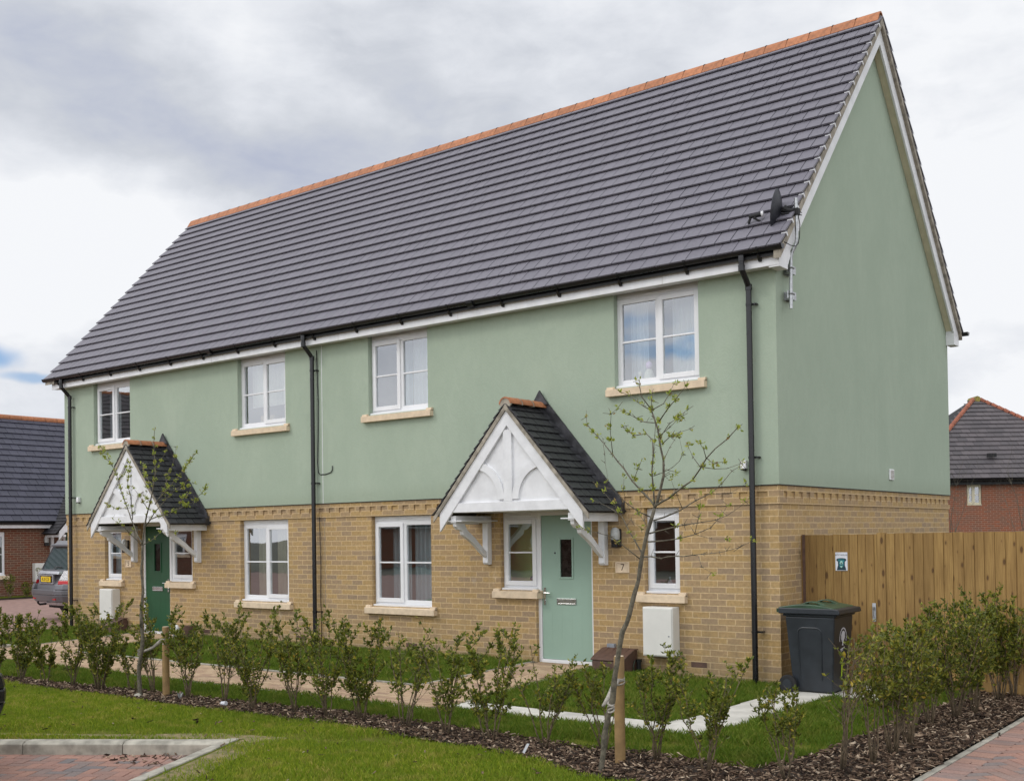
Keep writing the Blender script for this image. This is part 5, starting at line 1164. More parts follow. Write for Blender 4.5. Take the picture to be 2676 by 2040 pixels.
# ================================================================ young trees
TREE_A=[
([(0.79,-4.981,-0.006),(0.814,-4.981,0.158),(0.83,-4.981,0.286),(0.867,-4.981,0.45),(0.903,-4.981,0.556),(0.922,-4.981,0.684),(0.948,-4.981,0.822),(0.967,-4.981,0.949),(0.996,-4.981,1.064),(1.069,-4.981,1.197),(1.065,-4.981,1.203),(1.101,-4.981,1.319),(1.137,-4.981,1.435),(1.159,-4.981,1.55),(1.18,-4.981,1.631),(1.202,-4.981,1.711),(1.23,-4.981,1.791),(1.258,-4.981,1.87),(1.286,-4.981,1.955)],0.0235,0.0125,0),
([(1.286,-4.981,1.955),(1.306,-4.981,1.994),(1.344,-4.981,2.084),(1.362,-4.981,2.185),(1.366,-4.981,2.299),(1.346,-4.981,2.39),(1.318,-4.981,2.506),(1.294,-4.981,2.599),(1.273,-4.981,2.658)],0.011,0.005,0.6),
([(1.273,-4.981,2.658),(1.222,-5.014,2.751),(1.223,-5.048,2.816),(1.238,-5.081,2.866)],0.0045,0.002,1),
([(1.266,-4.981,2.656),(1.131,-4.931,2.731),(1.034,-4.881,2.791),(0.931,-4.831,2.829)],0.004,0.0018,1),
([(1.279,-4.981,2.657),(1.278,-4.981,2.726),(1.281,-4.981,2.789)],0.003,0.0015,0.8),
([(1.277,-4.981,2.652),(1.352,-4.948,2.7),(1.387,-4.914,2.779),(1.4,-4.881,2.839)],0.004,0.0016,1),
([(1.337,-4.981,2.573),(1.438,-5.031,2.652),(1.53,-5.081,2.706),(1.634,-5.131,2.778)],0.0045,0.0016,1.2),
([(1.291,-4.981,2.565),(1.145,-4.914,2.592),(1.011,-4.848,2.654),(0.867,-4.781,2.724)],0.004,0.0015,0.9),
([(1.286,-4.981,1.961),(1.247,-4.948,2.002),(1.136,-4.914,2.082),(1.036,-4.881,2.168),(0.948,-4.848,2.256),(0.838,-4.814,2.37),(0.739,-4.781,2.462),(0.618,-4.748,2.564),(0.545,-4.714,2.627),(0.511,-4.681,2.688)],0.0085,0.0018,0.7),
([(0.704,-4.731,2.467),(0.674,-4.706,2.508),(0.647,-4.681,2.533)],0.002,0.001,0.2),
([(0.701,-4.731,2.455),(0.76,-4.806,2.315),(0.834,-4.881,2.177)],0.002,0.001,0.1),
([(0.814,-4.781,2.379),(0.826,-4.814,2.479),(0.839,-4.848,2.572),(0.87,-4.881,2.669)],0.0035,0.0015,2),
([(1.052,-4.881,2.17),(1.122,-4.931,2.244),(1.193,-4.981,2.314)],0.003,0.0015,1.5),
([(1.034,-4.981,2.049),(1.028,-4.981,2.107),(1.035,-4.981,2.194)],0.002,0.001,1.2),
([(1.29,-4.981,1.972),(1.261,-4.945,2.099),(1.229,-4.91,2.217),(1.217,-4.874,2.335),(1.194,-4.838,2.454),(1.124,-4.802,2.508),(1,-4.767,2.507),(0.87,-4.731,2.584)],0.0065,0.0018,1),
([(1.282,-4.981,2.098),(1.297,-5.014,2.278),(1.333,-5.048,2.41),(1.364,-5.081,2.541)],0.004,0.002,0.9),
([(1.283,-4.981,2.183),(1.405,-5.056,2.203),(1.524,-5.131,2.228),(1.652,-5.206,2.306),(1.663,-5.281,2.411)],0.0035,0.001,0.3),
([(1.364,-4.981,2.287),(1.36,-4.881,2.384),(1.364,-4.781,2.475)],0.003,0.001,0.3),
([(1.368,-4.981,2.174),(1.413,-4.981,2.192),(1.464,-4.981,2.194)],0.0025,0.001,0.9),
([(1.341,-4.981,2.448),(1.382,-4.914,2.552),(1.411,-4.848,2.6),(1.455,-4.781,2.661)],0.0035,0.0013,1.3),
([(1.35,-4.981,2.407),(1.456,-5.048,2.447),(1.569,-5.114,2.469),(1.689,-5.181,2.478)],0.0035,0.0013,1),
([(1.334,-4.981,2.459),(1.438,-5.014,2.518),(1.509,-5.048,2.555),(1.578,-5.081,2.581)],0.003,0.001,1),
([(1.299,-4.981,1.972),(1.432,-5.02,2.024),(1.556,-5.059,2.097),(1.653,-5.098,2.136),(1.748,-5.137,2.217),(1.808,-5.175,2.271),(1.898,-5.214,2.334),(2,-5.253,2.388),(2.089,-5.292,2.447),(2.125,-5.331,2.447)],0.0085,0.0018,0.7),
([(1.808,-5.181,2.268),(1.809,-5.206,2.329),(1.789,-5.231,2.371)],0.003,0.0012,1.5),
([(1.767,-5.181,2.209),(1.674,-5.131,2.297),(1.617,-5.081,2.374)],0.003,0.001,0.7),
([(1.82,-5.181,2.265),(1.893,-5.231,2.233),(1.988,-5.281,2.236)],0.003,0.0012,1.6),
([(1.774,-5.181,2.212),(1.841,-5.131,2.202),(1.91,-5.081,2.206),(1.991,-5.031,2.236)],0.0035,0.0015,0.6),
([(1.271,-4.981,1.87),(1.327,-4.931,1.886),(1.429,-4.881,1.935),(1.531,-4.831,2.001),(1.632,-4.781,2.055),(1.695,-4.731,2.122),(1.746,-4.681,2.212),(1.784,-4.631,2.241)],0.0065,0.0015,0.25),
([(1.644,-4.781,2.046),(1.756,-4.731,2.052),(1.849,-4.681,2.115)],0.0025,0.0008,0.05),
([(1.483,-4.931,1.945),(1.448,-4.956,2.058),(1.425,-4.981,2.149)],0.0025,0.001,0.2),
([(1.243,-4.981,1.773),(1.383,-5.031,1.8),(1.576,-5.081,1.831),(1.738,-5.131,1.844),(1.86,-5.181,1.858),(1.979,-5.231,1.887),(2.085,-5.281,1.936),(2.165,-5.331,1.969)],0.006,0.001,0.15),
([(1.224,-4.981,1.716),(1.324,-4.931,1.721),(1.425,-4.881,1.736),(1.526,-4.831,1.763),(1.615,-4.781,1.807),(1.678,-4.731,1.885),(1.707,-4.681,1.966)],0.006,0.0012,0.3),
([(1.539,-4.831,1.759),(1.639,-4.806,1.733),(1.756,-4.781,1.721)],0.002,0.0008,0.1),
([(1.52,-4.831,1.763),(1.567,-4.856,1.876),(1.607,-4.881,2.043)],0.0025,0.001,1.2),
([(1.183,-4.981,1.608),(1.349,-5.024,1.603),(1.501,-5.067,1.616),(1.649,-5.11,1.622),(1.817,-5.152,1.634),(1.956,-5.195,1.651),(2.07,-5.238,1.677),(2.181,-5.281,1.72)],0.0055,0.001,0.08),
([(1.683,-5.081,1.618),(1.732,-5.131,1.547),(1.832,-5.181,1.509)],0.002,0.0008,0.05),
([(1.252,-4.981,1.893),(1.183,-5.041,1.934),(1.141,-5.101,1.986),(1.112,-5.161,2.032),(1.085,-5.221,2.099),(1.017,-5.281,2.117)],0.005,0.001,0.3),
([(1.174,-4.981,1.636),(1.091,-4.941,1.723),(1,-4.901,1.829),(0.922,-4.861,1.924),(0.771,-4.821,1.988),(0.627,-4.781,2.036)],0.006,0.001,0.3),
([(0.934,-4.881,1.924),(0.88,-4.881,1.997),(0.797,-4.881,2.083)],0.0025,0.001,0.9),
([(1.065,-4.981,1.938),(1.011,-4.981,1.922),(1.171,-4.981,1.815)],0.001,0.001,0.1),
([(1.156,-4.981,1.594),(1.097,-5.041,1.655),(1.055,-5.101,1.714),(1.027,-5.161,1.76),(0.958,-5.221,1.785),(0.834,-5.281,1.815)],0.0045,0.001,0.5),
([(1.236,-4.981,1.791),(1.178,-4.948,1.86),(1.106,-4.914,1.92),(1.032,-4.881,1.992)],0.003,0.001,0.3),
]
TREE_B=[
([(-5.676,-4.558,-0),(-5.694,-4.558,0.166),(-5.701,-4.558,0.342),(-5.652,-4.558,0.504),(-5.628,-4.558,0.699),(-5.647,-4.558,0.857),(-5.66,-4.558,0.953),(-5.634,-4.558,0.798),(-5.648,-4.558,1.003),(-5.609,-4.558,1.21),(-5.631,-4.558,1.415),(-5.628,-4.558,1.559),(-5.608,-4.558,1.724)],0.023,0.013,0),
([(-5.608,-4.558,1.724),(-5.581,-4.558,1.888),(-5.543,-4.558,2.052),(-5.453,-4.558,2.193),(-5.398,-4.558,2.374),(-5.354,-4.558,2.536),(-5.365,-4.558,2.74),(-5.372,-4.558,2.903),(-5.36,-4.558,3.008)],0.012,0.003,1),
([(-5.608,-4.558,1.724),(-5.822,-4.515,1.912),(-6.03,-4.472,2.147),(-6.204,-4.429,2.323),(-6.343,-4.387,2.501),(-6.522,-4.344,2.663),(-6.723,-4.301,2.829),(-6.929,-4.258,2.941)],0.009,0.002,1),
([(-5.636,-4.558,1.724),(-5.677,-4.658,1.849),(-5.663,-4.758,1.931),(-5.725,-4.858,2.018)],0.005,0.0015,0.8),
([(-6.052,-4.458,2.148),(-6.274,-4.458,2.154),(-6.489,-4.458,2.207)],0.004,0.0015,1.2),
([(-5.944,-4.458,2.019),(-5.823,-4.558,2.245),(-5.738,-4.658,2.447),(-5.528,-4.758,2.638)],0.005,0.0015,1.4),
([(-6.5,-4.358,2.661),(-6.655,-4.308,2.737),(-6.891,-4.258,2.841)],0.003,0.001,1),
([(-5.59,-4.558,1.724),(-5.471,-4.491,1.804),(-5.464,-4.425,1.865),(-5.278,-4.358,1.862)],0.005,0.0015,0.8),
([(-5.562,-4.558,1.929),(-5.479,-4.483,2.092),(-5.413,-4.408,2.214),(-5.313,-4.333,2.336),(-5.179,-4.258,2.446)],0.007,0.002,1.2),
([(-5.474,-4.558,2.009),(-5.112,-4.618,2.062),(-4.762,-4.678,2.112),(-4.455,-4.738,2.161),(-4.139,-4.798,2.292),(-4.043,-4.858,2.315)],0.006,0.0015,1.2),
([(-5.367,-4.558,2.17),(-5.249,-4.52,2.329),(-5.197,-4.483,2.531),(-5.147,-4.446,2.692),(-5.178,-4.408,2.808)],0.006,0.0015,1.2),
([(-5.298,-4.558,2.229),(-4.988,-4.608,2.377),(-4.719,-4.658,2.502),(-4.52,-4.708,2.607),(-4.331,-4.758,2.687)],0.006,0.0015,1.3),
([(-5.398,-4.558,2.374),(-5.685,-4.458,2.513),(-5.904,-4.358,2.664)],0.004,0.0015,1.3),
([(-5.379,-4.558,2.537),(-5.329,-4.508,2.659),(-5.298,-4.458,2.761)],0.004,0.0015,1.3),
([(-5.507,-4.558,2.133),(-5.511,-4.658,2.274),(-5.463,-4.758,2.352)],0.004,0.0015,1.3),
([(-6.891,-4.258,2.841),(-6.937,-4.258,2.911)],0.002,0.001,1.5),
([(-5.341,-4.458,2.211),(-5.27,-4.458,2.372),(-5.319,-4.458,2.497)],0.003,0.0012,1.3),
([(-4.79,-4.658,2.113),(-4.654,-4.708,2.226),(-4.456,-4.758,2.276)],0.003,0.001,1.3),
([(-5.277,-4.358,2.334),(-5.142,-4.358,2.349),(-4.941,-4.358,2.402)],0.003,0.001,1.2),
([(-6.388,-4.358,2.504),(-6.159,-4.408,2.578),(-6.043,-4.458,2.698)],0.003,0.001,1.2),
([(-5.453,-4.558,2.193),(-5.688,-4.458,2.284),(-5.799,-4.358,2.437)],0.003,0.001,1.2),
]

def young_tree(name,label,data,leafmul,seed):
    random.seed(seed); base=Vector(data[0][0][0]); t=thing(name,label,'tree',(base.x,base.y,0),group='young staked trees')
    tb=MB(); lb=MB(); L_=[]
    for pts,r0,r1,lf in data:
        P_=[Vector(p)-Vector((base.x,base.y,0)) for p in pts]
        if lf==0: P_[0].z=-.05
        # refine and roughen
        Q=[]; 
        for a,c in zip(P_[:-1],P_[1:]):
            n=max(1,int((c-a).length/.07)); 
            for k in range(n): Q.append(a.lerp(c,k/n)+Vector((random.gauss(0,.0025),random.gauss(0,.003),random.gauss(0,.0025))))
        Q.append(P_[-1]); n=len(Q)
        rad=[(r0+(r1-r0)*i/(n-1))*random.uniform(.9,1.13) for i in range(n)]
        if lf==0: rad=[r*1.0 for r in rad]; rad[0]*=1.35; 
        tb.tube([tuple(q) for q in Q],rad,10 if lf==0 else 6)
        ln=sum((Q[i+1]-Q[i]).length for i in range(n-1))
        if lf>0:
            for k in range(int(ln/.028)):   # spurs
                i=random.randint(1,n-1); p=Q[i]; ax_=(Q[i]-Q[i-1]).normalized(); d=(ax_*.5+Vector((random.gauss(0,1),random.gauss(0,1),random.gauss(.3,1)))).normalized(); l=random.choice((.008,.014,.022,.05))*random.uniform(.7,1.3)
                tb.tube([tuple(p),tuple(p+d*l)],[.0022,.0016],4)
            ncl=int(ln*5.5*lf*leafmul)+1
            for k in range(ncl):
                i=int((random.random()**.55)*(n-1)) if k else n-1; p=Q[i]+Vector((random.gauss(0,.006),random.gauss(0,.006),random.gauss(0,.006))); ax_=(Q[i]-Q[max(i-1,0)]); ax_=ax_.normalized() if ax_.length>0 else Vector((0,0,1))
                for q in range(random.randint(4,11)):
                    L_.append((p+Vector((random.gauss(0,.008),random.gauss(0,.008),random.gauss(0,.008))),ax_*.8+Vector((random.gauss(0,.7),random.gauss(0,.7),random.gauss(.35,.6))),random.uniform(.5,1.25)))
    leaf_cloud(lb,L_,.030)
    tb.build('trunk',M['bark_grey'],t,fix=False,smooth=True); lb.build('spring_leaves',M['bud'],t,fix=False)
young_tree('young_tree','crooked young tree with opening yellow-green buds before the nearer house',TREE_A,2.0,5)
young_tree('young_tree','slender young tree with opening leaves before the dark green door',TREE_B,2.8,6)
def stake(x,y,h,r_,label):
    t=thing('tree_stake',label,'stake',(x,y,0),group='round timber tree stakes')
    MB().tube([(0,0,-.1),(0,0,h*.5),(0.003,0,h-.012),(0.003,0,h)],[r_,r_,r_*.99,r_*.9],18).build('post',M['stake'],t,smooth='auto')
    MB().tube([(0.003,0,h+.0005),(0.003,0,h+.003)],[r_*.87,r_*.85],18).build('post_top',M['stone'],t); return t
stake(.735,-4.62,.835,.041,'short round timber stake beside the crooked tree in front of the nearer house'); stake(-5.42,-4.40,.80,.040,'short round timber stake tied to the far slender tree')
def tie(name,label,pts,r_,wraps):
    t=thing(name,label,'tree tie',pts[0],group='pale webbing ties')
    o=Vector(pts[0]); n=len(pts); MB().tube([tuple(Vector(p)-o) for p in pts],r_,10).build('strap',M['strap'],t,smooth=True)
    for c,rad,z0,z1 in wraps:
        b=MB()
        for k in range(5):
            zz=z0+(z1-z0)*k/4; b.tube([(c[0]-o.x+(rad-.003)*math.cos(R(a)),c[1]-o.y+(rad-.003)*math.sin(R(a)),zz-o.z+.012*math.sin(R(a*1+k*80))) for a in range(0,361,24)],.0075,6)
        b.build('strap_wrap',M['strap'],t,smooth=True)
tie('tree_tie','grey webbing tie joining the crooked tree to its stake',[(.80,-4.95,.50),(.79,-4.86,.55),(.77,-4.76,.615),(.765,-4.67,.66)],[.012,.018,.02,.014],[((.890,-4.98),.024,.48,.53),((.735,-4.62),.043,.63,.67)])
tie('tree_tie','grey webbing tie joining the slender tree to its stake',[(-5.715,-4.50,.515),(-5.66,-4.48,.53),(-5.58,-4.45,.565),(-5.50,-4.42,.63),(-5.46,-4.40,.66)],[.016,.016,.018,.022,.016],[((-5.735,-4.522),.024,.49,.53),((-5.42,-4.40),.042,.62,.68)])
# plant label, litter, stone
t=thing('plant_label','white plant label leaning in the bark in front of the sage door path','label',(-.02,-4.83,.02)); MB().obox((0,0,.055),(.012,.002,.0),(0,.0008,0),(.030,0,.048)).build('tag_card',M['signwhite'],t)
t=thing('crumpled_can','crushed white drinks can lying in the bark between two shrubs','litter',(-4.24,-4.52,.045)); MB().tube([(-.045,0,-.01),(-.02,.004,0),(.02,-.004,.008),(.045,0,.012)],[.02,.028,.022,.024],9).build('can_body',M['signwhite'],t)
t=thing('plastic_scrap','torn clear plastic scrap caught at a shrub base','litter',(-5.02,-4.50,.03)); b=MB()
for k in range(14):
    a=random.uniform(0,6.28); b.quad((0,0,0),(.02*math.cos(a),.02*math.sin(a),.03),(.03*math.cos(a+.3),.03*math.sin(a+.3),.075),(.008*math.cos(a+.8),.008*math.sin(a+.8),.05))
b.build('torn_film',M['lampglass'],t,fix=False)
t=thing('stone','rounded buff stone on the bark edge at the foot of the slender tree','stone',(-5.63,-4.62,.02)); MB().tube([(-.06,0,0),(-.045,0,.005),(0,0,.01),(.04,0,.005),(.06,0,0)],[.01,.03,.038,.03,.008],9).build('stone_body',M['concrete'],t,smooth=True)
t=thing('door_ornament','small white and brown garden ornament right of the dark green door','ornament',(-10.95,-.35,.06)); MB().tube([(0,0,0),(0,0,.08),(0,0,.14),(0,0,.2),(0,0,.25)],[.06,.07,.035,.05,.02],10).build('ornament_body',M['paint'],t,smooth=True)
MB().tube([(.22,.1,0),(.22,.1,.12),(.22,.1,.24)],[.08,.11,.12],12).build('planter_pot',M['brownplastic'],t,smooth='auto')
# ================================================================ NEIGHBOURING HOUSES
def nb_house(name,label,org,ang,w_,d,eave,pitch,brick,tile,windows,hip=False,ridge_y=None,wincol='white',extra=None,rowg=.3,tw=.33,group=None):
    """front wall along local x (0..w) at y=0 looking to -y; depth d towards +y"""
    t=thing(name,label,'house',org,ang,group); tn=math.tan(R(pitch)); hr=eave+tn*(d/2+.2)
    b=MB(); b.uv=[]
    def fl(p,uv): b.poly(p); b.uv+=uv
    H=[(a,c,z0,z1) for a,c,z0,z1 in windows]
    wb=wall_holes(0,w_,-.2,eave,H,0,depth=.09); b=wb
    if hip:
        for p,u0,u1 in (([(w_,0),(w_,d)],0,d),([(w_,d),(0,d)],0,w_),([(0,d),(0,0)],0,d)):
            (x0,y0),(x1,y1)=p; fl([(x0,y0,-.2),(x1,y1,-.2),(x1,y1,eave),(x0,y0,eave)],[(u0,-.2),(u1,-.2),(u1,eave),(u0,eave)])
    else:
        zg=eave+tn*d/2
        for x0 in (w_,0): fl([(x0,0,-.2),(x0,d,-.2),(x0,d,eave),(x0,d/2,zg),(x0,0,eave)],[(0,-.2),(d,-.2),(d,eave),(d/2,zg),(0,eave)])
        fl([(w_,d,-.2),(0,d,-.2),(0,d,eave),(w_,d,eave)],[(0,-.2),(w_,-.2),(w_,eave),(0,eave)])
    b.build('wall',M[brick],t)
    ov=.22; ze=eave-.02
    if hip:
        hh=d/2+ov if False else None
        X0,X1=-ov,w_+ov; Xm=w_/2; rz=ze+tn*(Xm+ov); yr=-ov+(Xm+ov)
        rb=MB(); rb.poly([(X0,-ov,ze),(X1,-ov,ze),(Xm+.13,yr,rz),(Xm-.13,yr,rz)]); rb.poly([(X1,-ov,ze),(X1,d+ov,ze),(Xm+.13,d-yr,rz),(Xm+.13,yr,rz)]); rb.poly([(X0,d+ov,ze),(X0,-ov,ze),(Xm-.13,yr,rz),(Xm-.13,d-yr,rz)]); rb.poly([(X0,-ov,ze),(X1,-ov,ze),(X1,d+ov,ze),(X0,d+ov,ze)])
        ro=rb.build('roof',M['rubber'],t)
        tile_slope('roof_tiles',X0,X1,(0,-ov,ze),(0,yr,rz),(1,0,0),rowg,tw,M[tile],ro,th=.02,clip=lambda s:(X0+(Xm-.13-X0)*s,X1-(X1-Xm-.13)*s))
        for sx,xe in ((-1,X0),(1,X1)):
            for k in range(26):
                a=k/26+.004; c=(k+1)/26-.002; P1=Vector((xe+(Xm+sx*.13-xe)*a,-ov+(yr+ov)*a,ze+(rz-ze)*a)); P2=Vector((xe+(Xm+sx*.13-xe)*c,-ov+(yr+ov)*c,ze+(rz-ze)*c))
                MB().tube([tuple(P1+Vector((0,0,.045))),tuple(P2+Vector((0,0,.065)))],.085,8,r=random.random()).build('hip_tile',M['terra_old'],ro)
        MB().tube([(Xm,yr-.1,rz+.06),(Xm,yr+.6,rz+.06)],.13,8).build('hip_tile',M['lich'],ro)
    else:
        zr=ze+tn*(d/2+ov)
        rb=MB().px([(-ov,ze-.03),(d/2,zr-.03),(d+ov,ze-.03),(d+ov,ze-.09),(d/2,zr-.09),(-ov,ze-.09)],-.14,w_+.14); ro=rb.build('roof',M['rubber'],t)
        tile_slope('roof_tiles',-.16,w_+.16,(0,-ov,ze),(0,d/2,zr),(1,0,0),rowg,tw,M[tile],ro,th=.018)
        tile_slope('roof_tiles',-.16,w_+.16,(0,d+ov,ze),(0,d/2,zr),(1,0,0),rowg,tw,M[tile],ro,th=.018)
        n=int((w_+.3)/.45)
        for k in range(n):
            x0=-.15+k*(w_+.3)/n; MB().tube([(x0+.005,d/2,zr+.0),(x0+(w_+.3)/n-.005,d/2,zr+.0)],.115,10).build('ridge_tile',M['terra'],ro)
        for yy in (0,1):
            for xx in (-.16,w_+.13):
                pts=[(-ov,ze-.04),(d/2,zr-.04),(d/2,zr-.26),(-ov,ze-.26)]
                if yy: pts=[(d-a,c) for a,c in pts]
                MB().px(pts,xx,xx+.03).build('barge_board',M['paint'],t)
    MB().box(-.12,w_+.12,-ov+.01,-ov+.035,ze-.20,ze-.04).build('fascia',M['paint'] if not hip else M['rubber'],t)
    gutter(-.15,w_+.15,-ov-.055,ze-.02,t)
    for a,c,z0,z1 in windows:
        window(a+.001,c-.001,z0,z1,'L' if (c-a>.7 or wincol!='white') else 'S',yf=.05,parent=t,mat=M['white'] if wincol=='white' else M['cream'],vent=False)
        if wincol=='white': MB().box(a-.1,c+.1,-.07,.05,z0-.12,z0-.001).build('stone_sill',M['stone'],t)
    b=MB().box(.12,w_-.12,.5,d-.12,.02,.1).box(.12,w_-.12,1.6,1.7,.1,eave-.05).box(.12,w_-.12,.3,d-.3,eave-.1,eave-.05); b.build('interior_partition',M['dark'],t)
    return t
M['lich']=simple('lichen_tile',(.30,.24,.03),.9,var=.3,scale=30,c2=(.10,.09,.08))
# left neighbour: front faces +x.  local x axis -> world +y
lh=nb_house('brick_bungalow','low red brick house with blue-grey tiled roof and orange ridge beyond the drive','house' and (-29.5,-3.0,0),R(90),20.0,6.6,2.45,47,'redbrick','tile_blue',[(7.6,9.27,.695,2.11),(3.4,4.6,.7,2.1),(15.0,16.2,.7,2.1)],rowg=.28,tw=.30)
# its porch, gas box, lamp (local x = world y+3; local -y = world +x)
def simple_porch(parent,cx):
    A=3.45; YF=-.85; m_=1.129
    po=MB().py([(0,A-.03),(1.22,A-.03-m_*1.22),(1.22,A-.07-m_*1.22),(0,A-.07),(-1.22,A-.07-m_*1.22),(-1.22,A-.03-m_*1.22)],YF,1.4).build('porch_canopy',M['rubber'],parent,loc=(cx,0,0))
    for sg in (1,-1):
        tile_slope('porch_tiles',YF-.03,1.4,(sg*1.27,0,A-m_*1.27),(0,0,A),(0,1,0),.14,.165,M['tile_dark'],po,th=.014)
        MB().py([(0,A-.05),(sg*1.15,A-.05-m_*1.15),(sg*1.15,1.83),(0,3.17)],YF-.012,YF+.02).build('barge_board',M['paint'],po)
        MB().box(sg*1.16,sg*1.13,YF+.03,0,1.92,2.05).build('porch_fascia',M['paint'],po)
        b=MB().box(sg*.95-.045,sg*.95+.045,-.1,0,1.35,2.0).box(sg*.95-.045,sg*.95+.045,YF,-.1,1.93,2.0); b.px([(-.74,1.93),(-.6,1.93),(-.1,1.52),(-.1,1.40)],sg*.95-.03,sg*.95+.03); b.build('gallows_bracket',M['paint'],po)
    MB().box(-.96,.96,YF,YF+.06,2.08,2.2).build('tie_beam',M['paint'],po); MB().py([(-.93,2.15),(.93,2.15),(0,3.2)],YF+.02,YF+.05).build('gable_panel',M['paint'],po)
simple_porch(lh,11.80)
MB().box(11.35,12.25,-.01,.05,.05,2.08).build('door',M['door_green'],lh)
b=MB(); frame_rect(b,11.28,12.32,.0,2.14,.07,-.02,.03); b.build('door_frame',M['white'],lh)
def on_left(name,label,cat,y,z): return thing(name,label,cat,(-29.499,y,z),R(90))
t=on_left('wall_lamp','bulkhead lamp on the red brick house left of its white porch','wall lamp',7.66,1.80); MB().tube([(0,-.06,-.05),(0,-.06,.12)],.075,12).build('diffuser',M['lampglass'],t); MB().tube([(0,-.06,-.16),(0,-.06,-.051)],.08,10).build('sensor_housing',M['black'],t)
t=on_left('meter_cabinet','white meter cabinet on the red brick house partly behind the silver car','meter box',7.42,.45); MB().box(-.24,.24,-.18,0,0,.62).build('cabinet',M['meterwhite'],t,bevel=.01); MB().box(-.22,.22,-.19,-.1805,.02,.60).build('cabinet_door',M['meterwhite'],t)
for xx,yy,hh,sd_ in ((-28.6,5.95,.75,301),(-28.5,7.15,.95,302),(-28.7,5.1,.8,303),(-28.6,6.5,.5,304)):
    t=thing('yellow_shrub',{301:'loose yellow-green shrub under the window of the red brick house',302:'tall loose yellow-green shrub beside the silver car bumper',303:'yellow-green shrub cut by the left picture edge at the red house',304:'low thin yellow-green shrub between two taller ones at the red house'}[sd_],'shrub',(xx,yy,0),0,'yellow-green shrubs by the red brick house')
    sb,lb=make_shrub(hh,.35,7,300,.15,sd_,True,.055); sb.build('stems',M['twig'],t,fix=False); lb.build('leaves',M['leafy'],t,fix=False)
sheet('flower_bed',[(-29.5,-4),(-28.0,-4),(-28.0,20),(-29.5,20)],.01,M['soil'],follow=False)
sheet('drive_verge',[(-29.4,-4),(-28.4,-4),(-28.4,20),(-29.4,20)],.03,M['turf'],follow=False)
# right rear neighbour: hipped end facing the camera
O=Vector((CAM[0],CAM[1],0))+FWD*0; 
Rt=Vector((0.7905,0.6122,0)).normalized()
ap=Vector((-5.72,30.18,0)); wR=8.3
orgR=ap-Rt*(wR/2-1.75)
rh=nb_house('hipped_brick_house','orange-red brick house with a hipped weathered roof rising behind the timber fence',(orgR.x,orgR.y,0),math.atan2(Rt.y,Rt.x),wR,8.8,3.56,37.4,'redbrick2','tile_old',[(wR/2-2.19,wR/2-1.65,2.60,3.40)],hip=True,wincol='cream',rowg=.30)
MB().box(wR/2-1.10,wR/2-.80,.62,.78,4.40,4.53).build('roof_vent',M['rubber'],rh)
def sapling(x,y,h,seed,label):
    random.seed(seed); t=thing('bare_sapling',label,'tree',(x,y,0),group='bare saplings before the hipped house'); b=MB()
    def br(p,d,l,r_,k):
        q=[p]; dd=d
        for i in range(4): dd=(dd+Vector((random.gauss(0,.1),random.gauss(0,.1),.06))).normalized(); q.append(q[-1]+dd*l/4)
        b.tube([tuple(v) for v in q],[r_*(1-.7*i/4) for i in range(5)],4)
        if k:
            for i in range(4 if k>1 else 3): 
                s_=q[random.randint(1,4)]; a=random.uniform(0,6.28); br(s_,(dd+Vector((math.cos(a)*.55,math.sin(a)*.55,.3))).normalized(),l*.5,r_*.4,k-1)
    br(Vector((0,0,0)),Vector((0,0,1)),h*.5,.03,0); 
    for i in range(6): a=random.uniform(0,6.28); br(Vector((0,0,h*random.uniform(.2,.5))),Vector((math.cos(a)*.35,math.sin(a)*.35,1)).normalized(),h*.5,.011,2)
    b.build('trunk',M['bark_grey'],t,fix=False)
def atD(px,dep): 
    v=FWD*1.0; a=(px-1338)/2868.6; p=Vector((CAM[0],CAM[1],0))+Vector((_f.x,_f.y,0))*dep+Vector((_r.x,_r.y,0))*a*dep; return p.x,p.y
for px_,dp,h_,sd_,lb_ in ((2484,34,3.6,21,'bare thin sapling beside the green house corner behind the fence'),(2672,34,3.9,22,'bare thin sapling at the right picture edge behind the fence'),):
    x_,y_=atD(px_,dp); sapling(x_,y_,h_,sd_,lb_)
x_,y_=atD(2676,60); random.seed(5); sapling(x_,y_,6.6,23,'bare tree top rising behind the hipped roof at the right edge')
# houses across the road, behind the camera, that the windows mirror
nb_house('opposite_house','tall red brick gabled house far across the road behind the photographer',(-41.5,-24,0),R(110),7.5,5.4,6.6,44,'redbrick','tile_old',[(2,3.2,1,2.1),(4.6,5.8,1,2.1),(2,3.2,3.6,4.8)],rowg=.34,tw=.45)
nb_house('opposite_house','long low brick house across the road behind the photographer',(-10,-36,0),R(180),15,8,2.5,35,'redbrick','tile_blue',[(2,3.2,1,2.1),(8,9.2,1,2.1)],rowg=.34,tw=.45)
nb_house('opposite_house','second low brick house across the road further left behind the photographer',(-28,-37,0),R(176),15,8,2.5,35,'redbrick2','tile_old',[(2,3.2,1,2.1),(8,9.2,1,2.1)],rowg=.34,tw=.45)
sheet('turning_area',[(-60,-27),(2.7,-27),(2.7,-12.6),(-15.3,-12.6),(-60,-12.6)],-.10,M['drive'],follow=False)
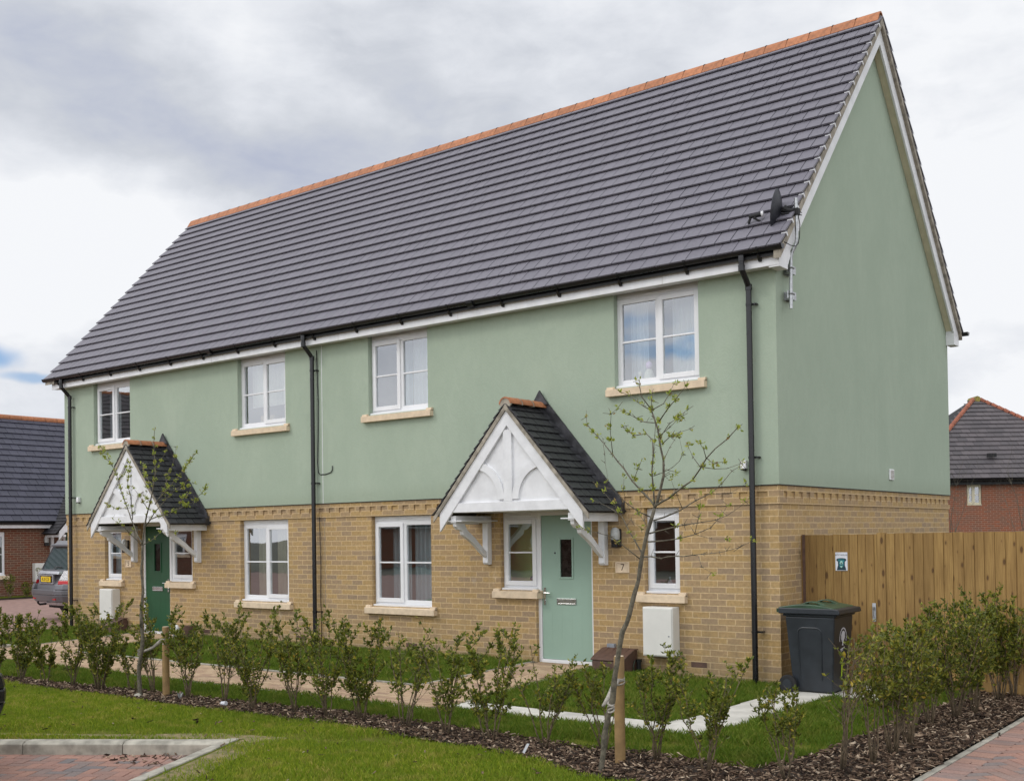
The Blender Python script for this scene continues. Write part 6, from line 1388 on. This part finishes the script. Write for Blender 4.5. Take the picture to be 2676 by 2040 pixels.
# ================================================================ cars
def build_car(label,loc,rotz,paint,plate=None,name='parked_car'):
    t=thing(name,label,'car',loc,rotz)   # local: rear bumper at y=0, car extends to +y, centre x=0
    Wc=.91
    # lower body: side profile extruded, with narrowing upper part
    prof=[(.10,.42),(.02,.50),(-.02,.62),(.0,.78),(.10,.90),(.16,1.12),(3.55,1.08),(4.35,.95),(4.50,.78),(4.50,.45),(4.35,.34),(.25,.32)]
    secs=[(-Wc+.06,.0,.99),(-Wc,.0,1.0),(Wc,.0,1.0),(Wc-.06,0,.99)]
    b=MB(); rings=[]
    for xk,inset_ in ((-Wc+.05,.06),(-Wc+.0,.14 if False else .03),(-Wc*.6,.0),(0,-.02),(Wc*.6,.0),(Wc,.03),(Wc-.05,.06)):
        pass
    xs_=[-Wc,-Wc+.035,-Wc+.14,-Wc*.5,0,Wc*.5,Wc-.14,Wc-.035,Wc]; ins_=[.16,.08,.03,.005,0,.005,.03,.08,.16]
    for xk,ii in zip(xs_,ins_):
        rg=[]
        for y_,z_ in prof:
            yy=y_+ii*(1 if y_<2 else -1); zz=z_-(.02 if abs(xk)>Wc-.01 and z_>1 else 0); rg.append(len(b.v)); b.v.append((xk,yy,zz))
        rings.append(rg)
    k=len(prof)
    for A_,B_ in zip(rings[:-1],rings[1:]):
        for j in range(k): b.f.append((A_[j],B_[j],B_[(j+1)%k],A_[(j+1)%k])); b.r.append(.5)
    b.f.append(tuple(rings[0])); b.r.append(.5); b.f.append(tuple(rings[-1][::-1])); b.r.append(.5)
    body=b.build('body',M[paint],t,smooth='auto')
    # greenhouse
    g=MB(); z0,z1=1.07,1.68
    B0=[(-.86,.17),(.86,.17),(.84,3.45),(-.84,3.45)]; B1=[(-.74,.44),(.74,.44),(.70,2.55),(-.70,2.55)]
    g.hexa([(x,y,z0) for x,y in B0]+[(x,y,z1) for x,y in B1]); g.build('cabin_glass',M['carglass'] if False else M['tealdark'] if False else M['black'],t,bevel=.05)
    r_=MB(); r_.hexa([(-.76,.40,1.64),(.76,.40,1.64),(.71,2.6,1.64),(-.71,2.6,1.64),(-.62,.50,1.765),(.62,.50,1.765),(.58,2.45,1.765),(-.58,2.45,1.765)]); r_.build('car_roof',M[paint],t,bevel=.03)
    sp=MB(); sp.hexa([(-.60,.33,1.63),(.60,.33,1.63),(.60,.60,1.66),(-.60,.60,1.66),(-.58,.34,1.69),(.58,.34,1.69),(.58,.6,1.73),(-.58,.6,1.73)]); sp.build('roof_spoiler',M[paint],t,bevel=.02)
    for sx in (-1,1): MB().tube([(sx*.60,.7,1.72),(sx*.60,.8,1.775),(sx*.585,2.2,1.775),(sx*.585,2.3,1.72)],.016,6).build('roof_rail',M['black'],t)
    # rear screen
    def rp(u,v,o): # u -1..1 , v 0..1 on the sloping rear
        a=.90+(-.13)*v; return (u*a,.17+.27*v-o,1.07+.61*v)
    q=MB(); P=[(-.80,.08),(-.84,.5),(-.78,.90),(.30,.93),(.52,.80),(.62,.4),(.58,.1)]
    P=[(-.74,.05),(-.78,.5),(-.70,.93),(.70,.93),(.78,.5),(.74,.05)]
    q.poly([rp(u,v,.012) for u,v in P]+[])
    q.build('rear_screen',M['carscreen'],t,fix=False)
    MB().tube([rp(-.02,.10,.04),rp(.10,.18,.04),rp(.45,.17,.04)],.011,6).build('wiper',M['black'],t)
    # pillars in body colour
    for sx in (-1,1): MB().hexa([(sx*.87,.20,1.06),(sx*.80,.16,1.06),(sx*.86,.45,1.06),(sx*.88,.5,1.06),(sx*.68,.52,1.67),(sx*.62,.49,1.67),(sx*.66,.75,1.67),(sx*.69,.8,1.67)]).build('rear_pillar',M['black'],t)
    # tailgate trim, plate, lights, bumper
    MB().hexa([(-.55,-.005,1.02),(.62,-.005,1.02),(.62,.10,1.02),(-.55,.10,1.02),(-.50,.04,1.085),(.58,.04,1.085),(.58,.12,1.085),(-.50,.12,1.085)]).build('tailgate_trim',M['silverlight'],t,bevel=.012)
    b=MB(); frame_rect(b,-.40,.36,.80,1.01,.03,-.018,.03); b.build('plate_surround',M['silverlight'],t,bevel=.008)
    MB().box(-.26,.26,-.032,-.016,.85,.965).build('number_plate',M['plateyellow'],t)
    if plate: text_mesh(plate,.115,M['ink'],t,(0,-.0335,.905),(R(90),0,0),.0006,'lettering',.80)
    for sx in (-1,1):
        MB().hexa([(sx*.62,-.01,.80),(sx*.90,.11,.80),(sx*.915,.40,.80),(sx*.70,.3,.80),(sx*.62,.0,.88),(sx*.90,.12,.88),(sx*.915,.40,.88),(sx*.70,.3,.88)]).build('tail_light',M['redlens'],t,bevel=.01)
        MB().hexa([(sx*.62,.0,.882),(sx*.90,.12,.882),(sx*.915,.40,.882),(sx*.70,.3,.882),(sx*.66,.11,1.10),(sx*.87,.19,1.10),(sx*.89,.38,1.10),(sx*.70,.3,1.10)]).build('tail_light',M['clearlens'],t,bevel=.015)
    bm_=MB()
    bp=[(-.93,.34),(-.93,.10),(-.86,-.02),(-.6,-.10),(.6,-.10),(.86,-.02),(.93,.10),(.93,.34)]
    bm_.prism(bp,lambda a,c:(a*.96,c+.06,.40),lambda a,c:(a,c,.56),.5); bm_.prism(bp,lambda a,c:(a,c,.5605),lambda a,c:(a,c+.0,.68),.5)
    bm_.prism([(-.93,.34),(-.93,.10),(-.86,-.02),(-.60,-.09),(-.56,.1),(-.56,.34)],lambda a,c:(a,c,.6805),lambda a,c:(a*.985,c+.03,.80),.5)
    bm_.prism([(.93,.34),(.93,.10),(.86,-.02),(.60,-.09),(.56,.1),(.56,.34)],lambda a,c:(a,c,.6805),lambda a,c:(a*.985,c+.03,.80),.5)
    bm_.build('rear_bumper',M[paint],t,bevel=.02)
    MB().prism(bp,lambda a,c:(a*.93,c+.12,.33),lambda a,c:(a*.95,c+.07,.3995),.5).build('lower_valance',M['silverlight'],t,bevel=.015)
    for sx in (-.55,.55): MB().box(sx-.08,sx+.08,-.07,-.03,.46,.50).build('reflector_light',M['redlens'],t)
    MB().tube([(0,-.02,.36),(0,-.16,.35),(0,-.20,.38),(0,-.20,.43)],[.025,.022,.02,.028],8).build('tow_bar',M['black'],t)
    for sx in (-1,1):
        for yy in (.95,3.60):
            wl=MB().tube([(sx*.90,yy,.35),(sx*.70,yy,.35)],.355,24).build('wheel',M['rubber'],t,bevel=.02)
            MB().tube([(sx*.905,yy,.35),(sx*.89,yy,.35)],.23,16).build('wheel_rim',M['silverlight'],wl)
            b=MB().tube([(sx*.9105,yy,.35),(sx*.907,yy,.35)],.06,10)
            for a in range(5): b.obox((sx*.909,yy+.12*math.cos(R(72*a)),.35+.12*math.sin(R(72*a))),(.003,0,0),(0,.10*math.cos(R(72*a)),.10*math.sin(R(72*a))),(0,-.022*math.sin(R(72*a)),.022*math.cos(R(72*a))))
            b.build('rim_spokes',M['black'],wl)
    MB().box(-.66,.66,.3,4.2,.24,.34).build('underbody',M['rubber'],t)
    return t
sx_=S('car_screen'); sx_.set(base=(.05,.075,.07),rough=.06,spec=.9,coat=1.0); M['carscreen']=sx_.m
build_car('silver-grey off-road car parked nose away beside the far corner of the house',(-18.10,1.30,.03),R(-8),'silverpaint','AL10 CCA')
# dark car in the bay: only the round corner of its bumper reaches into the picture
cc=build_car('dark car in the brick bay, only its bumper corner showing at the left edge',(0,0,-.1),0,'darkpaint')
cc.location=(-4.44,-7.555,-.1); cc.rotation_euler=(0,0,R(207))
